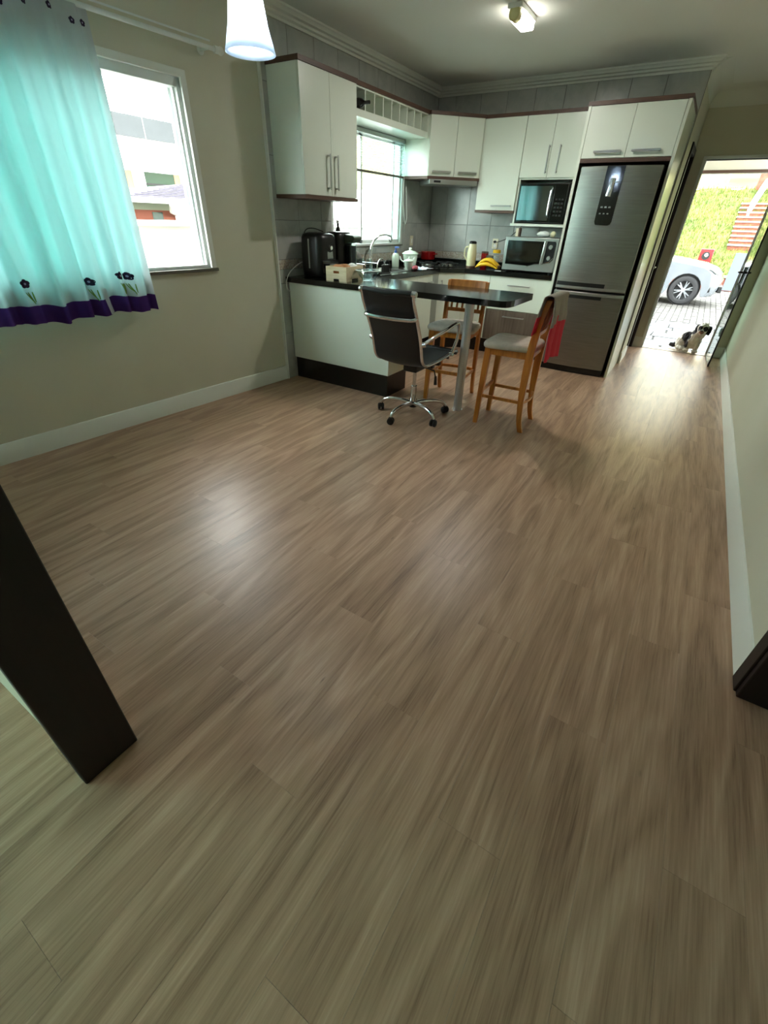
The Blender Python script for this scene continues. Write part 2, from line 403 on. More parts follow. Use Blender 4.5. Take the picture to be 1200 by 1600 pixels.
struct(MB().box(1.6, 1.7, 0.0, 2.2, 0, CZ).box(0.775, 1.7, -0.05, 0.05, 0, CZ).box(0.775, 1.7, 2.1, 2.2, 0, CZ), 'wall_side_room', 'paint', 'wall of the small room through the right doorway', 'wall', smooth=False)
struct(MB().box(0.80, 1.7, -0.05, 2.2, -0.1, 0.0), 'floor_side_room', 'floor', 'floor of the small room through the right doorway', 'floor', smooth=False)
w3 = thing('window_3', 'green glazed window of the adjoining space', 'window', (-3.62, -1.6, BW[2]), kind='structure')
build(MB().box(-3.625, -3.617, BW[0], BW[1], BW[2], BW[3]), 'pane', 'teal_pane', w3)
build(MB().box(-3.65, -3.59, BW[0], BW[0] + 0.05, BW[2], BW[3]).box(-3.65, -3.59, BW[1] - 0.05, BW[1], BW[2], BW[3]).box(-3.65, -3.59, -1.63, -1.57, BW[2], BW[3])
      .box(-3.65, -3.59, BW[0], BW[1], BW[2], BW[2] + 0.05).box(-3.65, -3.59, BW[0], BW[1], BW[3] - 0.05, BW[3]), 'window_frame', 'alu', w3)

# ---- wall tiles
def minus(r, h):
    """rectangle r without the hole h; both (a0,a1,z0,z1)"""
    if h is None or r[1] <= h[0] or r[0] >= h[1] or r[3] <= h[2] or r[2] >= h[3]: return [r]
    out = []
    if r[0] < h[0]: out.append((r[0], h[0], r[2], r[3]))
    if r[1] > h[1]: out.append((h[1], r[1], r[2], r[3]))
    a0, a1 = max(r[0], h[0]), min(r[1], h[1])
    if r[2] < h[2]: out.append((a0, a1, r[2], h[2]))
    if r[3] > h[3]: out.append((a0, a1, h[3], r[3]))
    return out
tcache = {}
def tile(parent, wall, r, m, name):
    a0, a1, z0, z1 = r; g = 0.0016
    if a1 - a0 < 0.012 or z1 - z0 < 0.012: return
    w, h = a1 - a0 - 2 * g, z1 - z0 - 2 * g; k = (wall, round(w, 3), round(h, 3), m)
    if k not in tcache:
        e = 0.0015; t = TH - 0.001
        ring = lambda s, d: [(-w / 2 + s, d, -h / 2 + s), (w / 2 - s, d, -h / 2 + s), (w / 2 - s, d, h / 2 - s), (-w / 2 + s, d, h / 2 - s)]
        mb = MB().loft([ring(0, 0.001), ring(0, -t + e), ring(e, -t)])
        if wall == 'L': mb.xf(Matrix.Rotation(PI / 2, 4, 'Z'))
        tcache[k] = mb.mesh(name, m, smooth=False)
    o = link(name, tcache[k], parent, True)
    o.location = (KX - TH, (a0 + a1) / 2, (z0 + z1) / 2) if wall == 'L' else ((a0 + a1) / 2, BY + TH, (z0 + z1) / 2)
rows = [(0, 0.0), (0.0, 0.445), (0.445, 0.89), (0.89, 1.005), (1.005, 1.085), (1.085, 1.39), (1.39, 1.835), (1.835, 2.28), (2.28, CZ)]
jl = [3.36] + [3.676 + 0.325 * k for k in range(9)]; jl = [j for j in jl if j < BY - 0.05] + [BY]
jb = [KX] + [-3.05 + 0.316 * k for k in range(9)]; jb = [j for j in jb if j < HX - 0.05] + [HX - 0.005]
hole = (K2Y0, K2Y1, K2Z0, K2Z1)
for z0, z1 in rows[1:]:
    bandrow = abs(z0 - 1.005) < 1e-3
    for a, b in zip(jl[:-1], jl[1:]):
        for r in minus((a, b, z0, z1), hole): tile(wk, 'L', r, 'band' if bandrow else 'tile', 'border_tile' if bandrow else 'tile')
    for a, b in zip(jb[:-1], jb[1:]):
        tile(wb, 'B', (a, b, z0, z1), 'band' if bandrow else 'tile', 'border_tile' if bandrow else 'tile')
struct(MB().box(KX - 0.06, KX + 0.002, 3.350, 3.3615, 0.0, CZ - 0.05), 'trim_7', 'white_trim', 'narrow cream edge strip where the wall tiles begin', 'trim')
# ---- crown mouldings (stepped profile, d = out from wall, h = down from ceiling)
prof = [(0, 0), (0.085, 0), (0.085, -0.012), (0.070, -0.020), (0.062, -0.034), (0.040, -0.040), (0.034, -0.054), (0.018, -0.062), (0.014, -0.078), (0, -0.078)]
def sweep(mb, path, closed_ends=True, profile=prof, z=CZ):
    """path: list of ((x,y),(mx,my)) with the mitre direction out of the wall"""
    rings = [[(p[0] + m[0] * d, p[1] + m[1] * d, z + h) for d, h in profile] for p, m in path]
    return mb.loft(rings)
struct(sweep(MB(), [((KX, 3.30), (1, 0)), ((KX, BY), (1, -1)), ((HX, BY), (1, -1)), ((HX, BY + 0.02), (1, -0.2))]), 'trim_1', 'crown', 'stepped white crown moulding round the kitchen ceiling', 'moulding')
tr2 = MB(); sweep(tr2, [((0, -3.5), (1, 0)), ((0, 0.0), (1, 0))]); tr2.xf(LWM)
struct(tr2, 'trim_2', 'crown', 'white crown moulding above the curtained wall', 'moulding')
cove = [(0, 0)] + [(0.17 - 0.17 * math.sin(a), -0.165 + 0.165 * math.cos(a)) for a in [i * PI / 16 for i in range(9)]][::1] + [(0, -0.165)]
cove = [(0.0, 0.0), (0.16, 0.0)] + [(0.16 * (1 - math.sin(i * PI / 16)), -0.155 * (1 - math.cos(i * PI / 16))) for i in range(1, 8)] + [(0.006, -0.150), (0.006, -0.162), (0, -0.162)]
struct(sweep(MB(), [((HX, BY + 0.02), (1, 0)), ((HX, FY), (1, -1)), ((RX, FY), (-1, -1)), ((RX, 0.25), (-1, 0))], profile=cove), 'trim_3', 'crown', 'smooth white cove moulding round the hall ceiling', 'moulding')
# ---- baseboards
bbp = [(0, 0), (0.016, 0), (0.016, 0.095), (0.012, 0.104), (0.012, 0.118), (0.007, 0.130), (0, 0.132)]
def base(name, path, label, M4=None):
    mb = MB(); sweep(mb, path, profile=bbp, z=0)
    if M4: mb.xf(M4)
    struct(mb, name, 'white_trim', label, 'baseboard')
base('baseboard_left', [((0, -3.35), (1, 0)), ((0, 0.0), (1, 0))], 'white baseboard under the curtained wall', LWM)
base('baseboard_right', [((RX, RD1 + 0.06), (-1, 0)), ((RX, FY), (-1, -1)), ((DX1 + 0.03, FY), (0, -1))], 'long white baseboard along the right wall')
base('baseboard_hall', [((HX + 0.001, BY + 0.003), (1, 0)), ((HX + 0.001, HD0 - 0.06), (1, 0))], 'short white baseboard beside the dark hall door')
base('baseboard_front', [((HX + 0.002, FY), (0, -1)), ((DX0 - 0.03, FY), (0, -1))], 'white baseboard left of the front door')

# ---- window_1 : living room sliding window
w1 = thing('window_1', 'white aluminium sliding window half hidden by the curtain', 'window', tuple(lw(-0.08, -1.4, WZ0)), LWR, kind='structure')
def lbox(mb, *a): mb2 = MB().box(*a).xf(LWM); mb.add(mb2.v, mb2.f); return mb
fr = MB()
for a in ((-0.13, -0.02, WY0, WY0 + 0.04, WZ0, WZ1), (-0.13, -0.02, WY1 - 0.035, WY1, WZ0, WZ1), (-0.13, -0.02, WY0, WY1, WZ1 - 0.06, WZ1), (-0.13, -0.02, WY0, WY1, WZ0, WZ0 + 0.022)): lbox(fr, *a)
build(fr, 'window_frame', 'alu', w1, bevel=0.003)
tr_ = MB()
for a in ((-0.012, 0.012, WY1 - 0.012, WY1 + 0.03, WZ0, WZ1 + 0.03), (-0.012, 0.012, WY0 - 0.03, WY0 + 0.012, WZ0, WZ1 + 0.03), (-0.012, 0.012, WY0, WY1, WZ1 - 0.012, WZ1 + 0.03)): lbox(tr_, *a)
build(tr_, 'casing', 'white_trim', w1, bevel=0.003)
sl_ = MB()
lbox(sl_, -0.12, -0.10, WY1 - 0.055, WY1 - 0.035, WZ0, WZ1); lbox(sl_, -0.07, -0.05, WY1 - 0.05, WY1 - 0.035, WZ0, WZ1)
build(sl_, 'guide_rail', 'alu', w1)
build(lbox(MB(), -0.16, 0.03, WY0 - 0.03, WY1 + 0.035, WZ0 - 0.022, WZ0), 'window_sill', 'stone_sill', w1, bevel=0.002)
for k, (a, b, d) in enumerate(((WY0 + 0.04, -1.75, -0.11), (-2.10, -1.20, -0.06))):
    sh = MB()
    for q in ((d - 0.012, d + 0.012, a, a + 0.045, WZ0 + 0.02, WZ1 - 0.05), (d - 0.012, d + 0.012, b - 0.045, b, WZ0 + 0.02, WZ1 - 0.05), (d - 0.012, d + 0.012, a, b, WZ0 + 0.02, WZ0 + 0.07), (d - 0.012, d + 0.012, a, b, WZ1 - 0.08, WZ1 - 0.05)): lbox(sh, *q)
    s_ = build(sh, 'sash', 'alu', w1, bevel=0.002)
    build(lbox(MB(), d - 0.003, d + 0.003, a + 0.045, b - 0.045, WZ0 + 0.07, WZ1 - 0.08), 'pane', 'teal_pane', s_)
# ---- window_2 : kitchen window
w2 = thing('window_2', 'white kitchen window with green tinted panes above the sink', 'window', (KX - 0.08, 4.86, K2Z0), kind='structure')
build(MB().box(KX - 0.13, KX - 0.005, K2Y0, K2Y0 + 0.035, K2Z0, K2Z1).box(KX - 0.13, KX - 0.005, K2Y1 - 0.035, K2Y1, K2Z0, K2Z1).box(KX - 0.13, KX - 0.005, K2Y0, K2Y1, K2Z1 - 0.04, K2Z1).box(KX - 0.13, KX - 0.005, K2Y0, K2Y1, K2Z0, K2Z0 + 0.02), 'window_frame', 'alu', w2, bevel=0.002)
build(MB().box(KX - 0.15, KX + 0.012, K2Y0 - 0.01, K2Y1 + 0.01, K2Z0 - 0.012, K2Z0), 'window_sill', 'stone_sill', w2)
for (a, b, d, pm) in ((K2Y0 + 0.035, 4.80, -0.10, 'clear_pane'), (4.755, 5.40, -0.07, 'clear_pane'), (5.36, K2Y1 - 0.035, -0.04, 'pale_teal')):
    X = KX + d; st = 0.030 if b - a > 0.3 else 0.022
    s_ = build(MB().box(X - 0.01, X + 0.01, a, a + st, K2Z0 + 0.02, K2Z1 - 0.04).box(X - 0.01, X + 0.01, b - st, b, K2Z0 + 0.02, K2Z1 - 0.04).box(X - 0.01, X + 0.01, a, b, K2Z0 + 0.02, K2Z0 + 0.055).box(X - 0.01, X + 0.01, a, b, K2Z1 - 0.08, K2Z1 - 0.04), 'sash', 'alu', w2, bevel=0.002)
    build(MB().box(X - 0.003, X + 0.003, a + st, b - st, K2Z0 + 0.055, K2Z1 - 0.08), 'pane', pm, s_)
# ---- venetian blind pulled half up
vb = thing('venetian_blind', 'white venetian blind drawn halfway up the kitchen window', 'blind', (KX + 0.02, 4.86, 2.14))
build(MB().box(KX + 0.002, KX + 0.035, K2Y0 + 0.02, K2Y1 - 0.055, 2.133, 2.166), 'head_rail', 'silver', vb, bevel=0.002)
build(MB().box(KX + 0.004, KX + 0.032, K2Y0 + 0.02, K2Y1 - 0.055, 1.822, 1.842), 'bottom_rail', 'stone_sill', vb, bevel=0.003)
slm = MB().obox((0, 0, 0), (0.024, K2Y1 - K2Y0 - 0.08, 0.0012), Matrix.Rotation(0.06, 3, 'Y')).mesh('slat', 'alu', smooth=False)
for k in range(14):
    s_ = link('slat', slm, vb, True); s_.location = (KX + 0.018, (K2Y0 + K2Y1) / 2 - 0.018, 1.858 + k * 0.0205)
for yy in (4.35, 4.86, 5.40): build(MB().cyl((KX + 0.033, yy, 1.83), (KX + 0.033, yy, 2.14), 0.0012, n=5), 'lift_cord', 'cable_w', vb)
cd = MB().tube([(KX + 0.04, 5.49, 2.14), (KX + 0.04, 5.49, 1.6), (KX + 0.045, 5.53, 1.42), (KX + 0.04, 5.57, 1.38), (KX + 0.04, 5.60, 1.44), (KX + 0.035, 5.56, 1.75)], 0.003, 6)
build(cd, 'pull_cord', 'cable_w', vb)

# ---- door_1 : open glass front door, door_2 : dark hall door, jambs
d1 = thing('door_1', 'open glass front door leaf with a thin dark edge', 'door', (DX1, FY, 0.0), kind='structure')
gx = lambda y: DX1 + 0.012 + (FY - y) * 0.035
def leaf(mb, y0, y1, z0, z1, t):
    return mb.add([(gx(y) + s_ * t, y, z) for y in (y0, y1) for s_ in (-1, 1) for z in (z0, z1)], [(0, 1, 3, 2), (4, 6, 7, 5), (0, 4, 5, 1), (2, 3, 7, 6), (0, 2, 6, 4), (1, 5, 7, 3)])
LE = 6.835
build(leaf(MB(), LE, FY - 0.01, 0.012, 2.09, 0.004), 'pane', 'door_pane', d1)
build(leaf(leaf(MB(), LE - 0.012, LE, 0.012, 2.09, 0.008), LE, FY - 0.012, 0.012, 0.02, 0.007), 'edge_profile', 'black', d1)
hb = MB()
for zz in (0.03, 1.97): hb.add(*(lambda m_: (m_.v, m_.f))(leaf(MB(), LE, LE + 0.12, zz, zz + 0.035, 0.01)))
build(hb, 'pivot_clamp', 'black', d1)
hd = MB(); hy = LE + 0.33
for s_ in (-1, 1):
    hd.obox((gx(hy) + s_ * 0.012, hy, 0.99), (0.014, 0.05, 0.17)); hd.cyl((gx(hy), hy, 1.02), (gx(hy) + s_ * 0.055, hy, 1.02), 0.011); hd.tube([(gx(hy) + s_ * 0.055, hy + 0.008, 1.02), (gx(hy) + s_ * 0.055, hy + 0.12, 1.015)], 0.010)
build(hd, 'handle', 'black', d1, bevel=0.002)
build(MB().box(DX0 - 0.03, DX0, FY - 0.012, FY + 0.16, 0, DZ + 0.03).box(DX1, DX1 + 0.03, FY - 0.005, FY + 0.16, 0, DZ + 0.03).box(DX0, DX1, FY - 0.012, FY + 0.16, DZ, DZ + 0.03), 'door_frame', 'alu', d1, bevel=0.003)
struct(MB().box(DX0, DX1, FY - 0.02, FY + 0.17, -0.12, 0.004), 'trim_4', noisy('threshold_stone', [(0.3, (150, 132, 112)), (0.7, (196, 184, 166))], ns=12, rough=0.6), 'worn stone threshold of the front door', 'threshold')
d2 = thing('door_2', 'dark red wooden door in the hall beyond the fridge', 'door', (HX, (HD0 + HD1) / 2, 0), kind='structure')
build(MB().box(HX - 0.11, HX + 0.016, HD0 - 0.055, HD0 + 0.02, 0, 2.19).box(HX - 0.11, HX + 0.016, HD1 - 0.02, HD1 + 0.055, 0, 2.19).box(HX - 0.11, HX + 0.016, HD0 - 0.055, HD1 + 0.055, 2.12, 2.19), 'door_frame', 'red_wood', d2, bevel=0.003)
dl = build(MB().box(HX - 0.06, HX - 0.025, HD0 + 0.02, HD1 - 0.02, 0.01, 2.12), 'door_leaf', 'red_wood', d2, bevel=0.003)
build(MB().cyl((HX - 0.03, HD0 + 0.08, 1.02), (HX + 0.02, HD0 + 0.08, 1.02), 0.01).tube([(HX + 0.02, HD0 + 0.075, 1.02), (HX + 0.02, HD0 + 0.18, 1.02)], 0.009), 'door_handle', 'steel_handle', dl)
struct(MB().box(-1.085, -1.045, 0.068, 0.230, 0, 2.2).box(-1.085, RX, 0.068, 0.230, 2.2, 2.24), 'trim_5', 'red_wood', 'thick dark wooden jamb standing beside the camera', 'door jamb', bevel=0.004)
struct(MB().box(RX - 0.012, RX + 0.16, RD1 - 0.045, RD1, 0, 2.12).box(RX - 0.02, RX, RD1 - 0.02, RD1 + 0.055, 0, 2.18).box(RX - 0.012, RX + 0.16, RD0, RD0 + 0.045, 0, 2.12).box(RX - 0.02, RX, RD0 - 0.055, RD0 + 0.02, 0, 2.18)
       .box(RX - 0.012, RX + 0.16, RD0, RD1, 2.08, 2.12).box(RX - 0.02, RX, RD0 - 0.055, RD1 + 0.055, 2.11, 2.18), 'trim_6', 'red_wood', 'dark red wooden door frame at the near end of the right wall', 'door frame', bevel=0.004)
# ================================================================== KITCHEN CABINETS
TOP = 0.945
def door(parent, r, y, m='cab', name='door', t=0.018, axis='y'):
    """front on a plane: r = (a0,a1,z0,z1); axis y -> plane at world y facing -Y, axis x -> plane at world x facing +X"""
    g = 0.0015; a0, a1, z0, z1 = r
    mb = MB().box(a0 + g, a1 - g, y - t, y, z0 + g, z1 - g) if axis == 'y' else MB().box(y, y + t, a0 + g, a1 - g, z0 + g, z1 - g)
    return build(mb, name, m, parent, bevel=0.0012, seg=1)
UC = 2.37
# upper left cabinet
t = thing('wall_cabinet', 'tall two door white wall cabinet left of the kitchen window', 'cabinet', (KX + 0.16, 3.78, 1.55))
build(MB().box(KX + 0.002, -2.972, 3.41, 4.15, 1.575, UC), 'body', 'cab', t, bevel=0.001)
for a, b, hy in ((3.41, 3.772, 3.722), (3.772, 4.15, 3.828)):
    d = door(t, (a, b, 1.575, UC), -2.972, axis='x')
    handle(d, (-2.954, hy, 1.62), (-2.954, hy, 1.865), (1, 0, 0), w=0.016)
build(MB().box(KX + 0.002, -2.945, 3.403, 4.157, UC, UC + 0.03), 'top_trim', 'brown', t)
build(MB().box(KX + 0.002, -2.952, 3.405, 4.155, 1.548, 1.575), 'bottom_trim', 'brown', t)
# bottle rack over the window
t = thing('bottle_rack', 'white bottle rack of open cubbies above the kitchen window', 'rack', (KX + 0.16, 4.83, 2.17))
build(MB().box(KX + 0.002, -2.975, 4.157, 5.515, 2.170, 2.222), 'bottom_panel', 'cab', t, bevel=0.001)
build(MB().box(KX + 0.002, -2.975, 4.157, 5.515, UC - 0.012, UC), 'top_panel', 'cab', t)
build(MB().box(KX + 0.08, KX + 0.09, 4.157, 5.515, 2.222, UC - 0.012), 'back_panel', 'cab_in', t)
dm = MB().box(KX + 0.09, -2.977, -0.006, 0.006, 2.222, UC - 0.012).mesh('divider', 'cab', smooth=False)
for k in range(10):
    s_ = link('divider', dm, t, True); s_.location = (0, 4.165 + k * (1.335 / 9), 0)
build(MB().box(KX + 0.002, -2.975, 5.497, 5.515, 2.222, UC), 'side_panel', 'cab', t)
build(MB().box(KX + 0.002, -2.962, 4.158, 5.518, UC, UC + 0.03), 'top_trim', 'brown', t)
wbm = MB().lathe([(0.0, -0.13), (0.034, -0.13), (0.037, -0.12), (0.037, 0.07), (0.03, 0.10), (0.013, 0.13), (0.013, 0.18), (0.0, 0.18)], n=16, axis='x')
wbm.xf(Matrix.Translation((-3.06, 4.238, 2.262)))
tag(build(wbm, 'wine_bottle', 'oil'), 'dark bottle lying in the first cubby of the bottle rack', 'bottle')
# diagonal corner cabinet and hood
ca, cb = Vector((-2.955, 5.52, 0)), Vector((-2.515, 5.96, 0)); cd_ = (cb - ca).normalized(); cn = Vector((cd_.y, -cd_.x, 0))
t = thing('corner_cabinet', 'diagonal two door white corner cabinet above the hood', 'cabinet', (-3.0, 5.95, 1.82))
pent = [(KX + 0.002, 5.52), (ca.x, ca.y), (cb.x, cb.y), (cb.x, BY - 0.002), (KX + 0.002, BY - 0.002)]
build(MB().prism(pent, 'z', 1.845, UC), 'body', 'cab', t, bevel=0.001)
def shiftp(p, d): return [p[0], (ca.x + cn.x * d, ca.y + cn.y * d), (cb.x + cn.x * d, cb.y + cn.y * d), p[3], p[4]]
build(MB().prism(shiftp(pent, 0.024), 'z', UC, UC + 0.03), 'top_trim', 'brown', t)
build(MB().prism(shiftp(pent, 0.018), 'z', 1.818, 1.845), 'bottom_trim', 'brown', t)
L = (cb - ca).length; M3 = Matrix((cd_, cn, Vector((0, 0, 1)))).transposed()
for a, b in ((0.002, L / 2 - 0.001), (L / 2 + 0.001, L - 0.002)):
    c = ca + cd_ * (a + b) / 2 + cn * 0.0095
    d = build(MB().obox((c.x, c.y, (1.845 + UC) / 2), (b - a - 0.002, 0.018, UC - 1.848), M3), 'door', 'cab', t, bevel=0.0012, seg=1)
    c2 = ca + cd_ * (a + b) / 2 + cn * 0.0185
    handle(d, c2 + Vector((0, 0, 1.885)) - cd_ * 0.11, c2 + Vector((0, 0, 1.885)) + cd_ * 0.11, cn, w=0.02)
t = thing('range_hood', 'slim silver range hood under the corner cabinet', 'range hood', (-2.9, 5.85, 1.77))
hc = (ca + cb) / 2 - cn * 0.16
build(MB().obox((hc.x, hc.y, 1.794), (L - 0.04, 0.40, 0.046), M3), 'body', 'silver', t, bevel=0.004)
hc2 = hc + cn * 0.202
build(MB().obox((hc2.x - 0.14, hc2.y - 0.14, 1.796), (0.08, 0.004, 0.02), M3), 'switch_panel', 'black', t)
# single door cabinet
FYU = 5.985
t = thing('wall_cabinet', 'single door white wall cabinet right of the hood', 'cabinet', (-2.27, 6.13, 1.52))
build(MB().box(-2.512, -2.035, FYU, BY - 0.002, 1.545, UC), 'body', 'cab', t, bevel=0.001)
d = door(t, (-2.512, -2.035, 1.545, UC), FYU)
handle(d, (-2.31, FYU - 0.018, 1.588), (-2.07, FYU - 0.018, 1.588), (0, -1, 0), w=0.014)
build(MB().box(-2.514, -2.033, FYU - 0.022, BY - 0.002, UC, UC + 0.03), 'top_trim', 'brown', t)
build(MB().box(-2.513, -2.034, FYU - 0.018, BY - 0.002, 1.520, 1.545), 'bottom_trim', 'brown', t)
# two door cabinet with microwave niche
t = thing('wall_cabinet', 'white wall cabinet with two doors above the black microwave niche', 'cabinet', (-1.72, 6.13, 1.40))
build(MB().box(-2.030, -1.425, FYU, BY - 0.002, 1.83, UC), 'body', 'cab', t, bevel=0.001)
build(MB().box(-2.030, -2.012, FYU, BY - 0.002, 1.425, 1.83), 'side_panel', 'cab', t)
build(MB().box(-1.443, -1.425, FYU, BY - 0.002, 1.425, 1.83), 'side_panel', 'cab', t)
build(MB().box(-2.045, -1.425, FYU - 0.03, BY - 0.002, 1.400, 1.425), 'shelf', 'cab', t, bevel=0.001)
build(MB().box(-2.012, -1.443, BY - 0.012, BY - 0.002, 1.425, 1.83), 'back_panel', 'cab_in', t)
for a, b, hx in ((-2.030, -1.728, -1.765), (-1.728, -1.425, -1.690)):
    d = door(t, (a, b, 1.845, UC), FYU)
    handle(d, (hx + 0.02 * (1 if hx < -1.7 else 3), FYU - 0.018, 1.88), (hx + 0.02 * (1 if hx < -1.7 else 3), FYU - 0.018, 2.12), (0, -1, 0), w=0.012)
build(MB().box(-2.032, -1.335, FYU - 0.022, BY - 0.002, UC, UC + 0.03), 'top_trim', 'brown', t)
# fridge surround
FF = 5.55
t = thing('fridge_cabinet', 'tall white cabinet surround with two doors over the fridge', 'cabinet', (-0.91, 5.92, 0))
build(MB().box(-1.335, -1.310, FF, BY - 0.002, 0, 2.335), 'side_panel', 'cab', t, bevel=0.001)
build(MB().box(-0.530, -0.505, FF, BY - 0.002, 0, 2.335), 'side_panel', 'cab', t, bevel=0.001)
build(MB().box(-1.310, -0.530, FF + 0.018, BY - 0.002, 1.955, 2.335), 'body', 'cab', t)
build(MB().box(-1.310, -0.530, FF, BY - 0.002, 1.925, 1.955), 'bottom_trim', 'brown', t)
build(MB().box(-1.340, -0.500, FF - 0.004, BY - 0.002, 2.335, 2.365), 'top_trim', 'brown', t)
for a, b, h0, h1 in ((-1.308, -0.922, -1.20, -0.96), (-0.922, -0.532, -0.87, -0.63)):
    d = door(t, (a, b, 1.957, 2.333), FF + 0.018)
    handle(d, (h0, FF, 2.003), (h1, FF, 2.003), (0, -1, 0), w=0.018)

# ---- fridge
t = thing('fridge', 'two door stainless steel fridge with black sides and dispenser panel', 'fridge', (-0.915, 5.87, 0))
build(MB().box(-1.268, -0.562, 5.555, 6.20, 0.03, 1.895), 'cabinet_body', 'black', t, bevel=0.006)
def arcfront(x0, x1, yb, yf, bulge, n=14):
    pts = [(x0, yb)]
    for i in range(n + 1):
        u = i / n; e = 1 - (2 * u - 1) ** 2
        pts.append((x0 + (x1 - x0) * u, yf - bulge * (e ** 0.5 if False else e)))
    return pts + [(x1, yb)]
fx0, fx1 = -1.268, -0.562
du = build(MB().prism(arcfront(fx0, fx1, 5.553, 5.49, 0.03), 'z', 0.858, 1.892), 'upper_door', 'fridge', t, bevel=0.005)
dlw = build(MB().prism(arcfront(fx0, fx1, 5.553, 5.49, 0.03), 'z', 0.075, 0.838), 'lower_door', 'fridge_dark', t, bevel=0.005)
build(MB().prism(arcfront(fx0 + 0.002, fx1 - 0.002, 5.553, 5.487, 0.03), 'z', 0.866, 0.886), 'trim_strip', 'silver', du)
build(MB().prism(arcfront(fx0 + 0.01, fx1 - 0.06, 5.52, 5.4865, 0.03), 'z', 0.888, 0.925), 'grip_recess', 'black', du)
build(MB().prism(arcfront(fx0 + 0.002, fx1 - 0.002, 5.553, 5.487, 0.03), 'z', 0.808, 0.832), 'trim_strip', 'silver', dlw)
build(MB().prism(arcfront(fx0 + 0.01, fx1 - 0.06, 5.52, 5.4865, 0.03), 'z', 0.775, 0.806), 'grip_recess', 'black', dlw)
build(MB().box(fx0 + 0.005, fx1 - 0.005, 5.51, 6.15, 0.0, 0.068), 'kick_plate', 'black', t, bevel=0.004)
pz0, pz1, px0, px1 = 1.43, 1.890, -1.025, -0.868
pp = [(px0, pz1), (px1, pz1), (px1, pz0 + 0.03)] + [(px1 - 0.03 + 0.03 * math.cos(a), pz0 + 0.03 - 0.03 * math.sin(a)) for a in (PI / 4, PI / 2)] + [(px0 + 0.03 - 0.03 * math.sin(a), pz0 + 0.03 - 0.03 * math.cos(a)) for a in (PI / 8, PI / 4, PI / 2)]
dp = build(MB().prism(pp, 'y', 5.4545, 5.49), 'dispenser_panel', 'black_gloss', du)
build(MB().cyl((-0.958, 5.456, 1.66), (-0.945, 5.452, 1.80), 0.028, 0.022, 14), 'water_lever', 'chrome', dp, bevel=0.003)
build(MB().box(-0.955, -0.885, 5.4535, 5.455, 1.765, 1.773), 'indicator', 'silver', dp)
ic = MB()
for k in range(3):
    ic.box(-1.0 + k * 0.035, -0.98 + k * 0.035, 5.4535, 5.455, 1.57, 1.582).box(-1.0 + k * 0.035, -0.985 + k * 0.035, 5.4535, 5.455, 1.52, 1.53)
build(ic, 'touch_icons', 'silver', dp)['kind'] = 'stuff'

# ---- built-in black microwave in the niche
t = thing('microwave', 'black microwave with mirrored door in the wall niche', 'microwave', (-1.73, 6.1, 1.425))
my = 5.965
build(MB().box(-2.000, -1.455, my, 6.27, 1.430, 1.800), 'body', 'black', t, bevel=0.004)
md = build(MB().box(-1.990, -1.600, my - 0.022, my, 1.440, 1.790), 'door', 'black_gloss', t, bevel=0.003)
build(MB().box(-1.975, -1.625, my - 0.026, my - 0.021, 1.458, 1.772), 'window_glass', 'mirror_glass', md)
build(MB().tube([(-1.625, my - 0.022, 1.49), (-1.625, my - 0.05, 1.51), (-1.625, my - 0.062, 1.61), (-1.625, my - 0.05, 1.73), (-1.625, my - 0.022, 1.75)], 0.012, 8), 'handle', 'chrome', md)
cp = build(MB().box(-1.597, -1.460, my - 0.022, my, 1.440, 1.790), 'control_panel', 'black_gloss', t, bevel=0.003)
kb = MB()
for i in range(3):
    for j in range(5): kb.box(-1.575 + i * 0.034, -1.553 + i * 0.034, my - 0.0235, my - 0.021, 1.50 + j * 0.036, 1.516 + j * 0.036)
build(kb, 'keypad', 'black_matte', cp)['kind'] = 'stuff'

# ---- lower cabinets
LF = 5.735
PZ = 0.175
t = thing('base_cabinet', 'white base cabinet with a top drawer over a taupe wood drawer', 'cabinet', (-1.72, 6.0, 0))
build(MB().box(-2.10, -1.338, LF, BY - 0.01, PZ, 0.898), 'body', 'cab_in', t)
d = door(t, (-2.10, -1.338, 0.535, 0.895), LF, name='drawer'); handle(d, (-1.87, LF - 0.018, 0.808), (-1.60, LF - 0.018, 0.808), (0, -1, 0))
d = door(t, (-2.10, -1.338, PZ + 0.005, 0.530), LF, 'taupe', 'drawer'); handle(d, (-1.87, LF - 0.018, 0.465), (-1.60, LF - 0.018, 0.465), (0, -1, 0)); d['label'] = 'taupe wood grain drawer front'
build(MB().box(-2.10, -1.338, LF + 0.05, BY - 0.02, 0, PZ), 'plinth', 'plinth', t)
t = thing('base_cabinet', 'narrow white base cabinet between corner door and drawers', 'cabinet', (-2.28, 6.0, 0))
build(MB().box(-2.455, -2.102, LF, BY - 0.01, PZ, 0.898), 'body', 'cab_in', t)
d = door(t, (-2.455, -2.102, PZ + 0.005, 0.895), LF)
build(MB().box(-2.455, -2.102, LF + 0.05, BY - 0.02, 0, PZ), 'plinth', 'plinth', t)
LX = -2.698
e0, e1 = Vector((LX, 5.49, 0)), Vector((-2.457, LF, 0)); ed = (e1 - e0).normalized(); en = Vector((ed.y, -ed.x, 0))
t = thing('corner_base_cabinet', 'white corner base cabinet with a diagonal door under the cooktop', 'cabinet', (-2.95, 5.95, 0))
pen2 = [(KX + 0.01, 5.49), (e0.x, e0.y), (e1.x, e1.y), (e1.x, BY - 0.01), (KX + 0.01, BY - 0.01)]
build(MB().prism(pen2, 'z', PZ, 0.898), 'body', 'cab_in', t)
L2 = (e1 - e0).length; M32 = Matrix((ed, en, Vector((0, 0, 1)))).transposed(); c = (e0 + e1) / 2 + en * 0.0095
